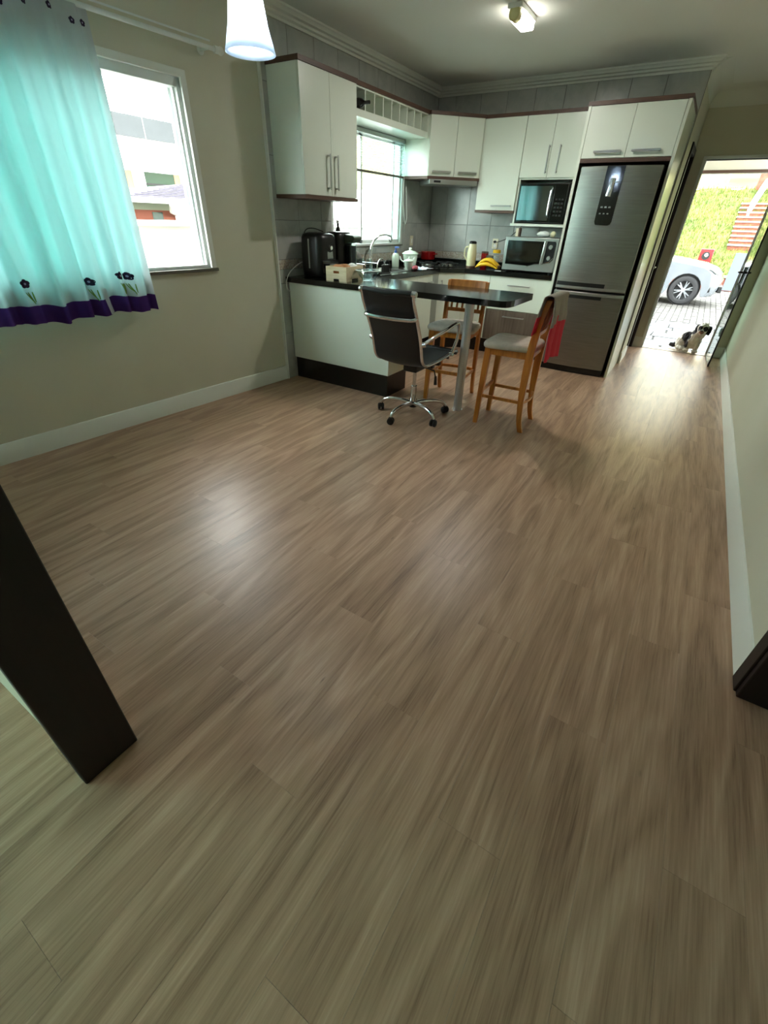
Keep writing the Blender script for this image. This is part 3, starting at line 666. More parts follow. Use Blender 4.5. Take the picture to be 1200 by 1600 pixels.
d = build(MB().obox((c.x, c.y, (PZ + 0.895) / 2 + 0.003), (L2 - 0.012, 0.018, 0.895 - PZ - 0.006), M32), 'door', 'cab', t, bevel=0.0012, seg=1)
hp = c + en * 0.009 - ed * (L2 / 2 - 0.05); handle(d, hp + Vector((0, 0, 0.60)), hp + Vector((0, 0, 0.82)), en)
build(MB().prism([(KX + 0.01, 5.49), (e0.x - 0.05, 5.49), (e1.x, e1.y + 0.05), (e1.x, BY - 0.02), (KX + 0.01, BY - 0.02)], 'z', 0, PZ), 'plinth', 'plinth', t)
t = thing('base_cabinet', 'white base cabinet with grey steel end strip beside the corner door', 'cabinet', (-2.98, 5.15, 0))
build(MB().box(KX + 0.01, LX, 4.952, 5.488, PZ, 0.898), 'body', 'cab_in', t)
d = door(t, (4.952, 5.33, PZ + 0.005, 0.895), LX, axis='x'); handle(d, (LX + 0.018, 5.20, 0.80), (LX + 0.018, 5.30, 0.80), (1, 0, 0), w=0.03)
build(MB().box(LX, LX + 0.018, 5.333, 5.486, PZ + 0.006, 0.893), 'steel_strip', 'silver', t)
build(MB().box(KX + 0.01, LX - 0.05, 4.952, 5.488, 0, PZ), 'plinth', 'plinth', t)
t = thing('sink_cabinet', 'white sink cabinet with two doors behind the breakfast bar', 'cabinet', (-2.98, 4.33, 0))
build(MB().box(KX + 0.01, LX, 3.868, 4.95, PZ, 0.72), 'body', 'cab_in', t)
build(MB().box(LX - 0.02, LX, 3.868, 4.95, 0.72, 0.898), 'front_rail', 'cab_in', t)
for a, b, hy in ((3.868, 4.409, 4.366), (4.409, 4.95, 4.452)):
    d = door(t, (a, b, PZ + 0.005, 0.895), LX, axis='x'); handle(d, (LX + 0.018, hy, 0.60), (LX + 0.018, hy, 0.82), (1, 0, 0))
build(MB().box(KX + 0.01, LX - 0.05, 3.868, 4.95, 0, PZ), 'plinth', 'plinth', t)
t = thing('peninsula_cabinet', 'white peninsula cabinet with black plinth under the bar top', 'cabinet', (-2.69, 3.66, 0))
build(MB().box(-3.262, -2.122, 3.455, 3.862, 0.212, 0.899), 'body', 'cab', t, bevel=0.0015)
build(MB().box(-3.270, -2.148, 3.485, 3.835, 0, 0.212), 'plinth', 'plinth', t, bevel=0.001)

# ---- granite worktop, one U-shaped slab with bar end
Z0, Z1 = 0.901, TOP
wt = thing('worktop', 'black granite worktop running round the kitchen into the bar', 'worktop', (-2.9, 4.5, Z0))
FW = -2.662; BYF = 5.70
SX0, SX1, SY0, SY1 = -3.14, -2.80, 4.42, 4.92
mb = MB()
bar = [(KX + 0.001, 3.432), (-1.16, 3.432), (-1.118, 3.452), (-1.096, 3.50), (-1.090, 3.56), (-1.090, 4.02), (-1.098, 4.038), (FW, 4.038), (KX + 0.001, 4.038)]
mb.prism(bar, 'z', Z0, Z1)
mb.box(KX + 0.001, FW, 4.038, SY0, Z0, Z1).box(KX + 0.001, SX0, SY0, SY1, Z0, Z1).box(SX1, FW, SY0, SY1, Z0, Z1)
mb.prism([(KX + 0.001, SY1), (FW, SY1), (FW, 5.47), (-2.44, BYF), (-1.340, BYF), (-1.340, BY - 0.001), (KX + 0.001, BY - 0.001)], 'z', Z0, Z1)
build(mb, 'slab', 'granite', wt, smooth=False)
build(MB().box(KX + 0.001, KX + 0.018, 3.9, BY - 0.02, Z1, 1.0), 'upstand', 'granite', wt)
build(MB().box(KX + 0.001, -1.340, BY - 0.018, BY - 0.001, Z1, 1.0), 'upstand', 'granite', wt)
cp_ = onz(714, 640, 0)
t = build(MB().cyl((cp_[0], cp_[1], 0.006), (cp_[0], cp_[1], 0.893), 0.037, n=28), 'bar_leg', 'column', wt, label='round brushed aluminium leg')
build(MB().cyl((cp_[0], cp_[1], 0.0), (cp_[0], cp_[1], 0.008), 0.046, n=28), 'base_plate', 'chrome', t)
build(MB().cyl((cp_[0], cp_[1], 0.889), (cp_[0], cp_[1], 0.9005), 0.055, n=28), 'top_plate', 'chrome', t)
# ---- sink and tap
sk = thing('kitchen_sink', 'stainless steel sink bowl under the kitchen window', 'sink', ((SX0 + SX1) / 2, (SY0 + SY1) / 2, 0.77))
q = MB(); o_, i_, b_ = 0.02, 0.0, 0.03
def rr(x0, x1, y0, y1, z): return [(x0, y0, z), (x1, y0, z), (x1, y1, z), (x0, y1, z)]
q.loft([rr(SX0 - 0.015, SX1 + 0.015, SY0 - 0.015, SY1 + 0.015, TOP + 0.001), rr(SX0 - 0.015, SX1 + 0.015, SY0 - 0.015, SY1 + 0.015, TOP + 0.003), rr(SX0 + 0.004, SX1 - 0.004, SY0 + 0.004, SY1 - 0.004, TOP + 0.003), rr(SX0 + 0.02, SX1 - 0.02, SY0 + 0.02, SY1 - 0.02, 0.775)], caps=False)
q.add(rr(SX0 + 0.02, SX1 - 0.02, SY0 + 0.02, SY1 - 0.02, 0.775), [(0, 1, 2, 3)])
build(q, 'bowl', 'steel_handle', sk, solid=0.001)
build(MB().cyl((-2.97, 4.67, 0.774), (-2.97, 4.67, 0.779), 0.04, n=20), 'drain', 'chrome', sk)
fx, fy = -3.195, 4.74
t = thing('tap', 'curved chrome swan neck tap at the sink', 'tap', (fx, fy, TOP))
build(MB().cyl((fx, fy, TOP), (fx, fy, TOP + 0.05), 0.026, 0.022, 18).cyl((fx, fy, TOP + 0.05), (fx, fy, TOP + 0.13), 0.019, 0.016, 16), 'base', 'chrome', t)
build(MB().tube([(fx, fy, TOP + 0.12), (fx + 0.01, fy, 1.16), (fx + 0.03, fy + 0.03, 1.225), (fx + 0.06, fy + 0.09, 1.27), (fx + 0.09, fy + 0.17, 1.278), (fx + 0.11, fy + 0.24, 1.265), (fx + 0.115, fy + 0.255, 1.25), (fx + 0.115, fy + 0.257, 1.215)], [0.014, 0.014, 0.012, 0.011, 0.010, 0.010, 0.010, 0.011], 12), 'spout', 'chrome', t)
build(MB().tube([(fx, fy - 0.015, TOP + 0.035), (fx + 0.02, fy - 0.05, TOP + 0.05), (fx + 0.03, fy - 0.08, TOP + 0.07)], [0.009, 0.007, 0.008], 8), 'lever', 'chrome', t)
# ---- cooktop
ck = Vector((-2.86, 5.77)); cr = PI / 4
t = thing('gas_cooktop', 'black glass gas cooktop set diagonally in the corner', 'cooktop', (ck.x, ck.y, TOP), cr)
build(MB().box(-0.29, 0.29, -0.20, 0.22, 0.0005, 0.008), 'glass_top', 'black_gloss', t, world=False, bevel=0.003)
for bx_, by_, r_ in ((-0.14, -0.08, 0.045), (0.14, -0.08, 0.04), (-0.14, 0.12, 0.04), (0.14, 0.12, 0.05)):
    b = build(MB().lathe([(0, 0.008), (r_, 0.008), (r_, 0.018), (r_ * 0.7, 0.022), (r_ * 0.7, 0.03), (0, 0.031)], (bx_, by_, 0), 20), 'burner', 'steel_handle', t, world=False)
    g = MB()
    for k in range(4):
        a = k * PI / 2 + PI / 4; g.tube([(bx_ + math.cos(a) * 0.11, by_ + math.sin(a) * 0.085, 0.008), (bx_ + math.cos(a) * 0.11, by_ + math.sin(a) * 0.085, 0.038), (bx_ + math.cos(a) * 0.03, by_ + math.sin(a) * 0.03, 0.040)], 0.005, 6)
    g.tube([(bx_ + math.cos(k * PI / 8) * 0.112, by_ + math.sin(k * PI / 8) * 0.087, 0.036) for k in range(16)], 0.004, 6, closed=True)
    build(g, 'grate', 'black_matte', t, world=False)
for k in range(4):
    build(MB().cyl((-0.09 + k * 0.06, -0.175, 0.008), (-0.09 + k * 0.06, -0.175, 0.028), 0.015, 0.012, 14), 'knob', 'black', t, world=False)

# ---- countertop microwave oven
t = thing('microwave', 'silver microwave oven standing on the worktop beside the fridge', 'microwave', (-1.70, 5.93, TOP))
ox0, ox1, oy, oz0, oz1 = -2.0, -1.397, 5.765, 0.965, 1.298
build(MB().box(ox0, ox1, oy + 0.03, 6.14, oz0, oz1), 'casing', 'silver', t, bevel=0.008)
fc = build(MB().box(ox0, ox1, oy, oy + 0.03, oz0, oz1), 'front_frame', 'silver', t, bevel=0.006)
wp = [(ox0 + 0.035, oz1 - 0.035), (-1.545, oz1 - 0.035), (-1.550, oz0 + 0.085), (-1.62, oz0 + 0.075), (-1.68, oz0 + 0.055), (ox0 + 0.035, oz0 + 0.062)]
od = build(MB().prism(wp, 'y', oy - 0.006, oy + 0.004), 'door_window', 'black_gloss', t)
build(MB().prism([(ox0 + 0.065, oz1 - 0.055), (-1.585, oz1 - 0.055), (-1.588, oz0 + 0.10), (-1.70, oz0 + 0.085), (ox0 + 0.065, oz0 + 0.085)], 'y', oy - 0.008, oy - 0.004), 'window_glass', 'oven_glass', od)
build(MB().tube([(-1.535, oy - 0.012, oz1 - 0.03), (-1.535, oy - 0.02, oz1 - 0.12), (-1.54, oy - 0.02, oz0 + 0.15), (-1.548, oy - 0.012, oz0 + 0.08)], [0.016, 0.018, 0.018, 0.014], 10, flat=0.5), 'handle', 'silver', od)
pnl = build(MB().prism([(-1.515, oz1 - 0.03), (-1.43, oz1 - 0.03), (-1.418, oz1 - 0.05), (-1.422, oz0 + 0.13), (-1.45, oz0 + 0.10), (-1.525, oz0 + 0.085)], 'y', oy - 0.007, oy + 0.004), 'control_panel', 'black', t, bevel=0.002)
for zz in (oz1 - 0.085, oz1 - 0.19): build(MB().cyl((-1.470, oy - 0.025, zz), (-1.470, oy - 0.006, zz), 0.020, 0.024, 18), 'dial', 'silver', pnl, bevel=0.002)
build(MB().tube([(-1.70, oy - 0.008, oz0 + 0.05), (-1.62, oy - 0.010, oz0 + 0.078), (-1.53, oy - 0.010, oz0 + 0.085), (-1.46, oy - 0.010, oz0 + 0.105), (-1.42, oy - 0.008, oz0 + 0.15)], 0.005, 6), 'trim_strip', 'chrome', t)
for xx in (ox0 + 0.05, ox1 - 0.05):
    for yy in (oy + 0.06, 6.08): build(MB().cyl((xx, yy, TOP), (xx, yy, oz0 + 0.003), 0.016, n=12), 'foot', 'black', t)
# ================================================================== SEATING
def smoothpath(pts, n=4):
    """Catmull-Rom through points"""
    P = [Vector(p) for p in pts]; out = []
    for i in range(len(P) - 1):
        p0 = P[max(i - 1, 0)]; p1 = P[i]; p2 = P[i + 1]; p3 = P[min(i + 2, len(P) - 1)]
        for k in range(n):
            u = k / n
            out.append(0.5 * ((2 * p1) + (p2 - p0) * u + (2 * p0 - 5 * p1 + 4 * p2 - p3) * u * u + (3 * p1 - p0 - 3 * p2 + p3) * u ** 3))
    out.append(P[-1]); return out
def make_stool(label, loc, rotz):
    t = thing('bar_stool', label, 'bar stool', loc, rotz, group='honey wood bar stools')
    SH = 0.665; hw = 0.172
    # cushion: rounded, wider in front
    ring = []
    for i in range(32):
        a = 2 * PI * i / 32; cx_, cy_ = math.cos(a), math.sin(a)
        sx = math.copysign(abs(cx_) ** 0.35, cx_); sy = math.copysign(abs(cy_) ** 0.35, cy_)
        ring.append((sx * (0.205 - 0.02 * sy), sy * 0.205 - 0.01))
    lay = [(0.97, SH - 0.045), (1.0, SH - 0.035), (1.01, SH - 0.02), (0.98, SH - 0.006), (0.92, SH + 0.002), (0.6, SH + 0.006), (0.02, SH + 0.007)]
    build(MB().loft([[(x * k, y * k, z) for x, y in ring] for k, z in lay]), 'seat', 'seat_fab', t, world=False, ang=60)
    for s in (-1, 1):
        # front leg, slightly splayed square
        def sq(c, h): return [(c[0] - h, c[1] - h, c[2]), (c[0] + h, c[1] - h, c[2]), (c[0] + h, c[1] + h, c[2]), (c[0] - h, c[1] + h, c[2])]
        build(MB().loft([sq((s * 0.172, -0.185, 0), 0.017), sq((s * 0.165, -0.172, 0.40), 0.022), sq((s * 0.162, -0.165, SH - 0.04), 0.024)]), 'leg', 'stool_wood', t, world=False, bevel=0.003)
        cpts = smoothpath([(s * 0.172, 0.205, 0), (s * 0.172, 0.178, 0.10), (s * 0.172, 0.160, 0.30), (s * 0.172, 0.160, 0.60), (s * 0.172, 0.178, 0.80), (s * 0.172, 0.220, 0.985)], 4)
        rings = []
        for p in cpts:
            h = 0.019 + 0.010 * math.exp(-((p.z - 0.55) / 0.3) ** 2)
            rings.append([(p.x - 0.015, p.y - h, p.z), (p.x + 0.015, p.y - h, p.z), (p.x + 0.015, p.y + h, p.z), (p.x - 0.015, p.y + h, p.z)])
        build(MB().loft(rings), 'back_post', 'stool_wood', t, world=False, bevel=0.003)
        build(MB().box(s * 0.168 - 0.010, s * 0.168 + 0.010, -0.165, 0.16, SH - 0.095, SH - 0.045), 'apron', 'stool_wood', t, world=False, bevel=0.002)
        build(MB().box(s * 0.168 - 0.009, s * 0.168 + 0.009, -0.175, 0.165, 0.225, 0.25), 'stretcher', 'stool_wood', t, world=False, bevel=0.002)
    build(MB().box(-0.16, 0.16, -0.178, -0.158, SH - 0.095, SH - 0.045), 'apron', 'stool_wood', t, world=False, bevel=0.002)
    build(MB().box(-0.16, 0.16, 0.15, 0.17, SH - 0.095, SH - 0.045), 'apron', 'stool_wood', t, world=False, bevel=0.002)
    build(MB().box(-0.165, 0.165, -0.190, -0.170, 0.255, 0.285), 'stretcher', 'stool_wood', t, world=False, bevel=0.002)
    rail = lambda z0, z1, y0, bow, th: MB().loft([[(x, y0 + bow * (1 - (x / 0.17) ** 2) - th, z0), (x, y0 + bow * (1 - (x / 0.17) ** 2) + th, z0), (x, y0 + bow * (1 - (x / 0.17) ** 2) + th + (z1 - z0) * 0.2, z1), (x, y0 + bow * (1 - (x / 0.17) ** 2) - th + (z1 - z0) * 0.2, z1)] for x in [-0.172 + 0.344 * i / 10 for i in range(11)]])
    build(rail(0.225, 0.25, 0.165, 0.03, 0.009), 'stretcher', 'stool_wood', t, world=False, bevel=0.002)
    build(rail(0.735, 0.765, 0.168, 0.012, 0.010), 'lower_rail', 'stool_wood', t, world=False, bevel=0.002)
    build(rail(0.925, 0.99, 0.203, 0.022, 0.011), 'top_rail', 'stool_wood', t, world=False, bevel=0.003)
    for k in range(6):
        x = -0.125 + k * 0.05; b_ = (1 - (x / 0.17) ** 2)
        build(MB().loft([[(x - 0.009, y - 0.006, z), (x + 0.009, y - 0.006, z), (x + 0.009, y + 0.006, z), (x - 0.009, y + 0.006, z)] for y, z in ((0.172 + 0.012 * b_, 0.760), (0.184 + 0.018 * b_, 0.84), (0.207 + 0.022 * b_, 0.94))]), 'slat', 'stool_wood', t, world=False, bevel=0.002)
    return t
make_stool('wooden bar stool with a red and grey towel over its back', (-1.03, 3.595, 0), -PI / 2 + 0.04)
make_stool('wooden bar stool tucked behind the bar under the black slab', (-1.685, 3.895, 0), 0.10)

# ---- towel over the near stool's back rail
tw = NT('red_and_grey_towel')
tc = tw.n('ShaderNodeTexCoord'); sp = tw.n('ShaderNodeSeparateXYZ'); tw.l(tc.outputs['UV'], sp.inputs[0])
nz = tw.n('ShaderNodeTexNoise'); nz.inputs['Scale'].default_value = 140; nz.inputs['Detail'].default_value = 2; tw.l(tc.outputs['UV'], nz.inputs['Vector'])
cr1 = tw.n('ShaderNodeValToRGB'); e = cr1.color_ramp.elements; cr1.color_ramp.interpolation = 'CONSTANT'
e[0].position = 0.0; e[0].color = lin((226, 58, 78)); e[1].position = 0.16; e[1].color = lin((168, 158, 148))
el = e.new(0.63); el.color = lin((228, 58, 78))
tw.l(sp.outputs['Y'], cr1.inputs['Fac'])
mx = tw.n('ShaderNodeMix', data_type='RGBA', blend_type='MULTIPLY'); mx.inputs[0].default_value = 0.35
tw.l(cr1.outputs['Color'], mx.inputs[6]); tw.l(nz.outputs['Color'], mx.inputs[7]); tw.l(mx.outputs[2], tw.b.inputs['Base Color']); tw.set(Roughness=0.95)
bp = tw.n('ShaderNodeBump'); bp.inputs['Strength'].default_value = 0.5; bp.inputs['Distance'].default_value = 0.004; tw.l(nz.outputs['Fac'], bp.inputs['Height']); tw.l(bp.outputs['Normal'], tw.b.inputs['Normal'])
W['towel'] = tw.m
def towel_piece(y0, y1, front, back, seed, lift):
    """v from the inner hem over the rail to the outer hem"""
    nu, nv = 26, 60; tot = front + 0.05 + back; vs = []; uv = []
    xr_, zr = -0.795, 0.994 + lift
    for j in range(nv + 1):
        s = tot * j / nv
        for i in range(nu + 1):
            u = i / nu; y = y0 + (y1 - y0) * u
            if s < front: d = front - s; x = xr_ - 0.028 - lift - d * 0.10; z = zr - d; hang = d
            elif s > front + 0.05: d = s - front - 0.05; x = xr_ + 0.026 + lift + 0.02 * d; z = zr - d; hang = d
            else:
                a = PI * (s - front) / 0.05; x = xr_ - (0.027 + lift) * math.cos(a); z = zr + 0.016 * math.sin(a); hang = 0
            w = min(hang / 0.10, 1.0)
            x += w * (0.014 * math.sin(u * 9 + seed) + 0.008 * math.sin(u * 21 + seed * 2)) * (1 if s > front else 0.15) + (0.012 * w if s > front else 0)
            y += w * 0.012 * math.sin(z * 14 + seed) - w * 0.05 * (1 - u)
            z += 0.012 * w * math.sin(u * 3 + seed) - (0.025 * u * w if s > front else 0)
            vs.append((x, y, z)); uv.append((u * 0.4, 0.95 * j / nv + 0.05 * u))
    mb = MB(); mb.add(vs, [(j * (nu + 1) + i, j * (nu + 1) + i + 1, (j + 1) * (nu + 1) + i + 1, (j + 1) * (nu + 1) + i) for j in range(nv) for i in range(nu)])
    me = mb.mesh('towel', 'towel', True, 180); ul = me.uv_layers.new(name='UVMap')
    for lp in me.loops: ul.data[lp.index].uv = uv[lp.vertex_index]
    return me
tt = thing('towel', 'red and grey bath towel hanging over the bar stool back', 'towel', (-0.79, 3.60, 0.70))
for nm, a in (('outer_fold', (3.375, 3.73, 0.24, 0.41, 0.3, 0.006)), ('inner_fold', (3.52, 3.80, 0.20, 0.30, 2.1, 0.0))):
    o = link(nm, towel_piece(*a), tt, True); q = o.modifiers.new('solid', 'SOLIDIFY'); q.thickness = 0.006; q.offset = 1

# ---- office chair
CXc, CYc = -1.725, 3.24
t = thing('office_chair', 'black leather office chair with chrome frame and five wheels', 'office chair', (CXc, CYc, 0))
for ang in (-170, -98, -26, 46, 118):
    a = math.radians(ang); d = Vector((math.cos(a), math.sin(a), 0)); sd = Vector((-d.y, d.x, 0)); R_ = 0.30
    pts = [Vector((CXc, CYc, 0.105)) + d * r_ + Vector((0, 0, h_)) for r_, h_ in ((0.02, 0), (0.10, 0.012), (0.20, 0.010), (0.27, -0.008), (0.296, -0.035), (0.30, -0.045))]
    lg = build(MB().tube(smoothpath(pts, 4), [0.020 - 0.008 * i / 20 for i in range(21)], 10), 'base_leg', 'chrome', t)
    cc = Vector((CXc, CYc, 0)) + d * R_
    cs = MB()
    for s in (-1, 1): cs.lathe([(0, 0.004), (0.022, 0.004), (0.029, 0.009), (0.029, 0.022), (0.022, 0.027), (0, 0.028)] if s > 0 else [(0, -0.004), (0.022, -0.004), (0.029, -0.009), (0.029, -0.022), (0.022, -0.027), (0, -0.028)], (0, 0, 0), 18, 'x')
    cs.box(-0.012, 0.012, -0.012, 0.012, -0.004, 0.034)
    cs.xf(Matrix.Translation((cc.x, cc.y, 0.0295)) @ Matrix.Rotation(a + 0.5, 4, 'Z'))
    build(cs, 'caster', 'rubber', lg)
build(MB().cyl((CXc, CYc, 0.075), (CXc, CYc, 0.125), 0.034, 0.030, 20), 'hub', 'black', t, bevel=0.004)
build(MB().cyl((CXc, CYc, 0.12), (CXc, CYc, 0.26), 0.026, n=20), 'gas_cover', 'chrome', t, bevel=0.002)
build(MB().cyl((CXc, CYc, 0.255), (CXc, CYc, 0.40), 0.015, n=16), 'gas_column', 'chrome', t)
build(MB().box(CXc - 0.06, CXc + 0.06, CYc - 0.10, CYc + 0.12, 0.395, 0.465).box(CXc - 0.20, CXc + 0.20, CYc + 0.02, CYc + 0.06, 0.45, 0.482).box(CXc - 0.20, CXc + 0.20, CYc - 0.09, CYc - 0.05, 0.45, 0.482), 'tilt_mechanism', 'black', t, bevel=0.006)
lv = build(MB().tube([(CXc + 0.05, CYc + 0.02, 0.42), (CXc + 0.17, CYc + 0.01, 0.41), (CXc + 0.185, CYc + 0.01, 0.36)], 0.006, 8).tube([(CXc + 0.185, CYc + 0.01, 0.37), (CXc + 0.19, CYc + 0.01, 0.30)], [0.010, 0.014], 10), 'lever', 'black', t)
prof_c = smoothpath([Vector((0, y, z)) for y, z in ((2.72, 1.022), (2.745, 0.95), (2.802, 0.84), (2.86, 0.72), (2.89, 0.63), (2.915, 0.56), (2.97, 0.518), (3.07, 0.507), (3.28, 0.512), (3.44, 0.527), (3.515, 0.525), (3.538, 0.510))], 5)
SW = 0.203; CXc = -1.702
for s in (-1, 1):
    build(MB().tube([(CXc + s * SW, p.y, p.z) for p in prof_c], 0.013, 10, flat=0.8), 'side_frame', 'chrome', t)
    ar = smoothpath([(CXc + s * (SW + 0.012), 2.885, 0.685), (CXc + s * (SW + 0.035), 2.99, 0.715), (CXc + s * (SW + 0.045), 3.20, 0.745), (CXc + s * (SW + 0.045), 3.36, 0.765), (CXc + s * (SW + 0.045), 3.41, 0.745), (CXc + s * (SW + 0.04), 3.42, 0.65), (CXc + s * (SW + 0.012), 3.40, 0.525)], 5)
    armr = build(MB().tube(ar, 0.013, 10), 'armrest', 'chrome', t)
    build(MB().cyl((CXc + s * (SW - 0.005), 2.880, 0.68), (CXc + s * (SW + 0.03), 2.893, 0.688), 0.020, n=14), 'arm_clamp', 'chrome', armr, bevel=0.003)
    build(MB().cyl((CXc + s * (SW - 0.005), 3.40, 0.522), (CXc + s * (SW + 0.025), 3.40, 0.527), 0.020, n=14), 'arm_clamp', 'chrome', armr, bevel=0.003)
    build(MB().lathe([(0, -0.02), (0.016, -0.02), (0.020, -0.012), (0.020, 0.012), (0.016, 0.02), (0, 0.02)], (CXc + s * SW, 2.727, 1.023), 14, 'x'), 'frame_cap', 'chrome', t)
def sling(u, v):
    k = v * (len(prof_c) - 1); i = min(int(k), len(prof_c) - 2); f = k - i; p = prof_c[i].lerp(prof_c[i + 1], f)
    sag = 0.018 * (1 - (2 * u - 1) ** 2)
    nrm = Vector((0, -1, 0)).lerp(Vector((0, 0, -1)), min(max((v - 0.35) / 0.25, 0), 1)).normalized()
    return (CXc - SW + 2 * SW * u, p.y + nrm.y * sag, p.z + nrm.z * sag)
build(MB().grid(sling, 14, 70), 'sling_seat', 'leather', t, solid=0.012, ang=180)
build(MB().tube([(CXc - SW + 0.012, 2.727, 1.023), (CXc, 2.712, 1.018), (CXc + SW - 0.012, 2.727, 1.023)], 0.020, 12), 'head_roll', 'leather', t)
build(MB().tube([(CXc - SW, 3.528, 0.513), (CXc + SW, 3.528, 0.513)], 0.022, 12), 'front_roll', 'leather', t)
build(MB().tube(smoothpath([(CXc - SW, 2.79, 0.865), (CXc - SW + 0.03, 2.745, 0.862), (CXc, 2.73, 0.860), (CXc + SW - 0.03, 2.745, 0.862), (CXc + SW, 2.79, 0.865)], 5), 0.014, 10), 'back_crossbar', 'chrome', t)
build(MB().tube([(CXc - SW, 3.05, 0.488), (CXc + SW, 3.05, 0.488)], 0.011, 8).tube([(CXc - SW, 3.38, 0.495), (CXc + SW, 3.38, 0.495)], 0.011, 8), 'seat_crossbar', 'black', t)

# ================================================================== CURTAIN, LAMPS
cu = thing('curtain', 'sheer white curtain with purple hem and embroidered purple flowers', 'curtain', tuple(lw(0.10, -1.9, 0.82)), LWR)
CY0, CY1, CZ0, CZ1 = -3.03, -1.285, 0.825, 2.335
def fold(s, z):
    k = (CZ1 - z) / (CZ1 - CZ0)
    amp = 0.013 + 0.027 * k
    w1 = math.sin(s * 47 + 1.8 * math.sin(s * 5.1) + 0.5 * k); w2 = math.sin(s * 19.3 + 1.0 + 0.9 * k)
    return amp * (math.copysign(abs(w1) ** 0.6, w1) * 0.95 + 0.45 * w2 + 0.22 * math.sin(s * 97 + 2 * math.sin(s * 9)))
def cpt(u, z, off=0.0):
    s = u * 1.55 * 1.745 / 1.745; y = CY0 + (CY1 - CY0) * u
    y += 0.010 * math.sin(s * 34 + 0.6) * ((CZ1 - z) / (CZ1 - CZ0))
    x = 0.115 + fold(s, z) + off
    z2 = z + (0.006 * math.sin(s * 30) + 0.008 * math.sin(s * 11)) * ((CZ1 - z) / (CZ1 - CZ0))
    return lw(x, y, z2)
build(MB().grid(lambda u, v: cpt(u, 0.925 + (CZ1 - 0.925) * v), 260, 40), 'fabric', 'sheer', cu, ang=180)
build(MB().grid(lambda u, v: cpt(u, CZ0 + (0.925 - CZ0) * v, 0.001), 260, 6), 'hem_band', 'purple', cu, ang=180)
build(MB().grid(lambda u, v: cpt(0.800 + 0.019 * u - 0.014 * v, CZ0 + 0.005 + 0.16 * v, 0.012), 6, 8), 'seam_strip', 'sheer', cu, ang=180)
def flower(u, z, r, stem=True):
    """five round petals with a pale centre, stitched flat on the cloth"""
    def disc(mb, du, dz, rx, rz, off, n=10):
        c = cpt(u + du, z + dz, off); vs = [c]
        for k in range(n):
            a = 2 * PI * k / n; vs.append(cpt(u + du + rx * math.cos(a) / 1.745, z + dz + rz * math.sin(a), off))
        mb.add(vs, [(0, 1 + k, 1 + (k + 1) % n) for k in range(n)])
    pm = MB()
    for k in range(5):
        a = 2 * PI * k / 5 + 0.3; disc(pm, r * 0.55 * math.cos(a) / 1.745, r * 0.55 * math.sin(a), r * 0.55, r * 0.55, 0.004 + 0.0005 * k)
    f = build(pm, 'flower', 'petal', cu, smooth=False)
    cm_ = MB(); disc(cm_, 0, 0, r * 0.28, r * 0.28, 0.008); build(cm_, 'flower_centre', 'petal_hi', f, smooth=False)
    if stem:
        sm = MB()
        for d0, d1, w in ((0.0, 0.018, 0.006), (0.02, 0.022, 0.007), (-0.012, 0.016, 0.005)):
            pts = [cpt(u + (d0 + (d1 - d0) * k / 6) / 1.745, z - 0.045 - (0.065 if d0 == 0.0 else 0.055) * k / 6, 0.005) for k in range(7)]
            sm.tube(pts, [w * 0.4 + 0.002 * math.sin(PI * k / 6) for k in range(7)], 5)
        build(sm, 'flower_leaves', 'leafgreen', f)
for u, z in ((0.555, 1.045), (0.765, 1.03), (0.861, 1.05), (0.916, 1.05)): flower(u, z, 0.023)
for u, z in ((0.412, 2.30), (0.513, 2.305), (0.597, 2.275), (0.664, 2.29), (0.715, 2.30), (0.757, 2.262), (0.815, 2.285), (0.882, 2.295), (0.941, 2.265), (0.979, 2.272)): flower(u, z, 0.014, False)
cr_ = thing('curtain_rod', 'white metal curtain rod with end finial above the window', 'curtain rod', tuple(lw(0.1, -1.5, 2.34)), LWR)
ra, rb = lw(0.10, -3.08, 2.342), lw(0.10, -0.455, 2.342)
build(MB().cyl(ra, rb, 0.0125, n=14), 'rod', 'alu', cr_)
build(MB().cyl(lw(0.115, -3.08, 2.372), lw(0.115, -0.50, 2.372), 0.005, n=8), 'thin_rod', 'alu', cr_)
fn = MB().cyl(lw(0.10, -0.46, 2.342), lw(0.10, -0.43, 2.342), 0.020, n=16).sphere(lw(0.10, -0.41, 2.342), 0.024, 14, 8)
build(fn, 'finial', 'white_trim', cr_)
build(MB().cyl(lw(0.001, -0.50, 2.342), lw(0.10, -0.50, 2.342), 0.010, n=12).cyl(lw(0.001, -0.50, 2.342), lw(0.008, -0.50, 2.342), 0.026, n=16), 'bracket', 'white_trim', cr_)

# ---- pendant lamp
pc = onx(392, 84, -1.60)
t = thing('pendant_lamp', 'lit white flared glass pendant lamp above the room', 'pendant lamp', tuple(pc))
sh = [(0.030, 0.30), (0.042, 0.292), (0.052, 0.26), (0.053, 0.20), (0.056, 0.13), (0.066, 0.07), (0.080, 0.02), (0.086, 0.0)]
shade_m = NT('lit_opal_glass')
_d = shade_m.n('ShaderNodeBsdfDiffuse'); _d.inputs['Color'].default_value = lin((236, 242, 246))
_t = shade_m.n('ShaderNodeBsdfTranslucent'); _t.inputs['Color'].default_value = lin((232, 240, 248))
_m = shade_m.n('ShaderNodeMixShader'); _m.inputs[0].default_value = 0.55
shade_m.l(_d.outputs[0], _m.inputs[1]); shade_m.l(_t.outputs[0], _m.inputs[2]); shade_m.l(_m.outputs[0], shade_m.out.inputs['Surface'])
W['shade'] = shade_m.m
build(MB().lathe(sh, tuple(pc), 36, caps=False), 'lamp_shade', 'shade', t, solid=0.004, ang=180)
W['bulb'] = glow('bulb_glow', (225, 238, 255), 3.0)
build(MB().sphere((pc[0], pc[1], pc[2] + 0.20), 0.028, 16, 10), 'bulb', 'bulb', t)
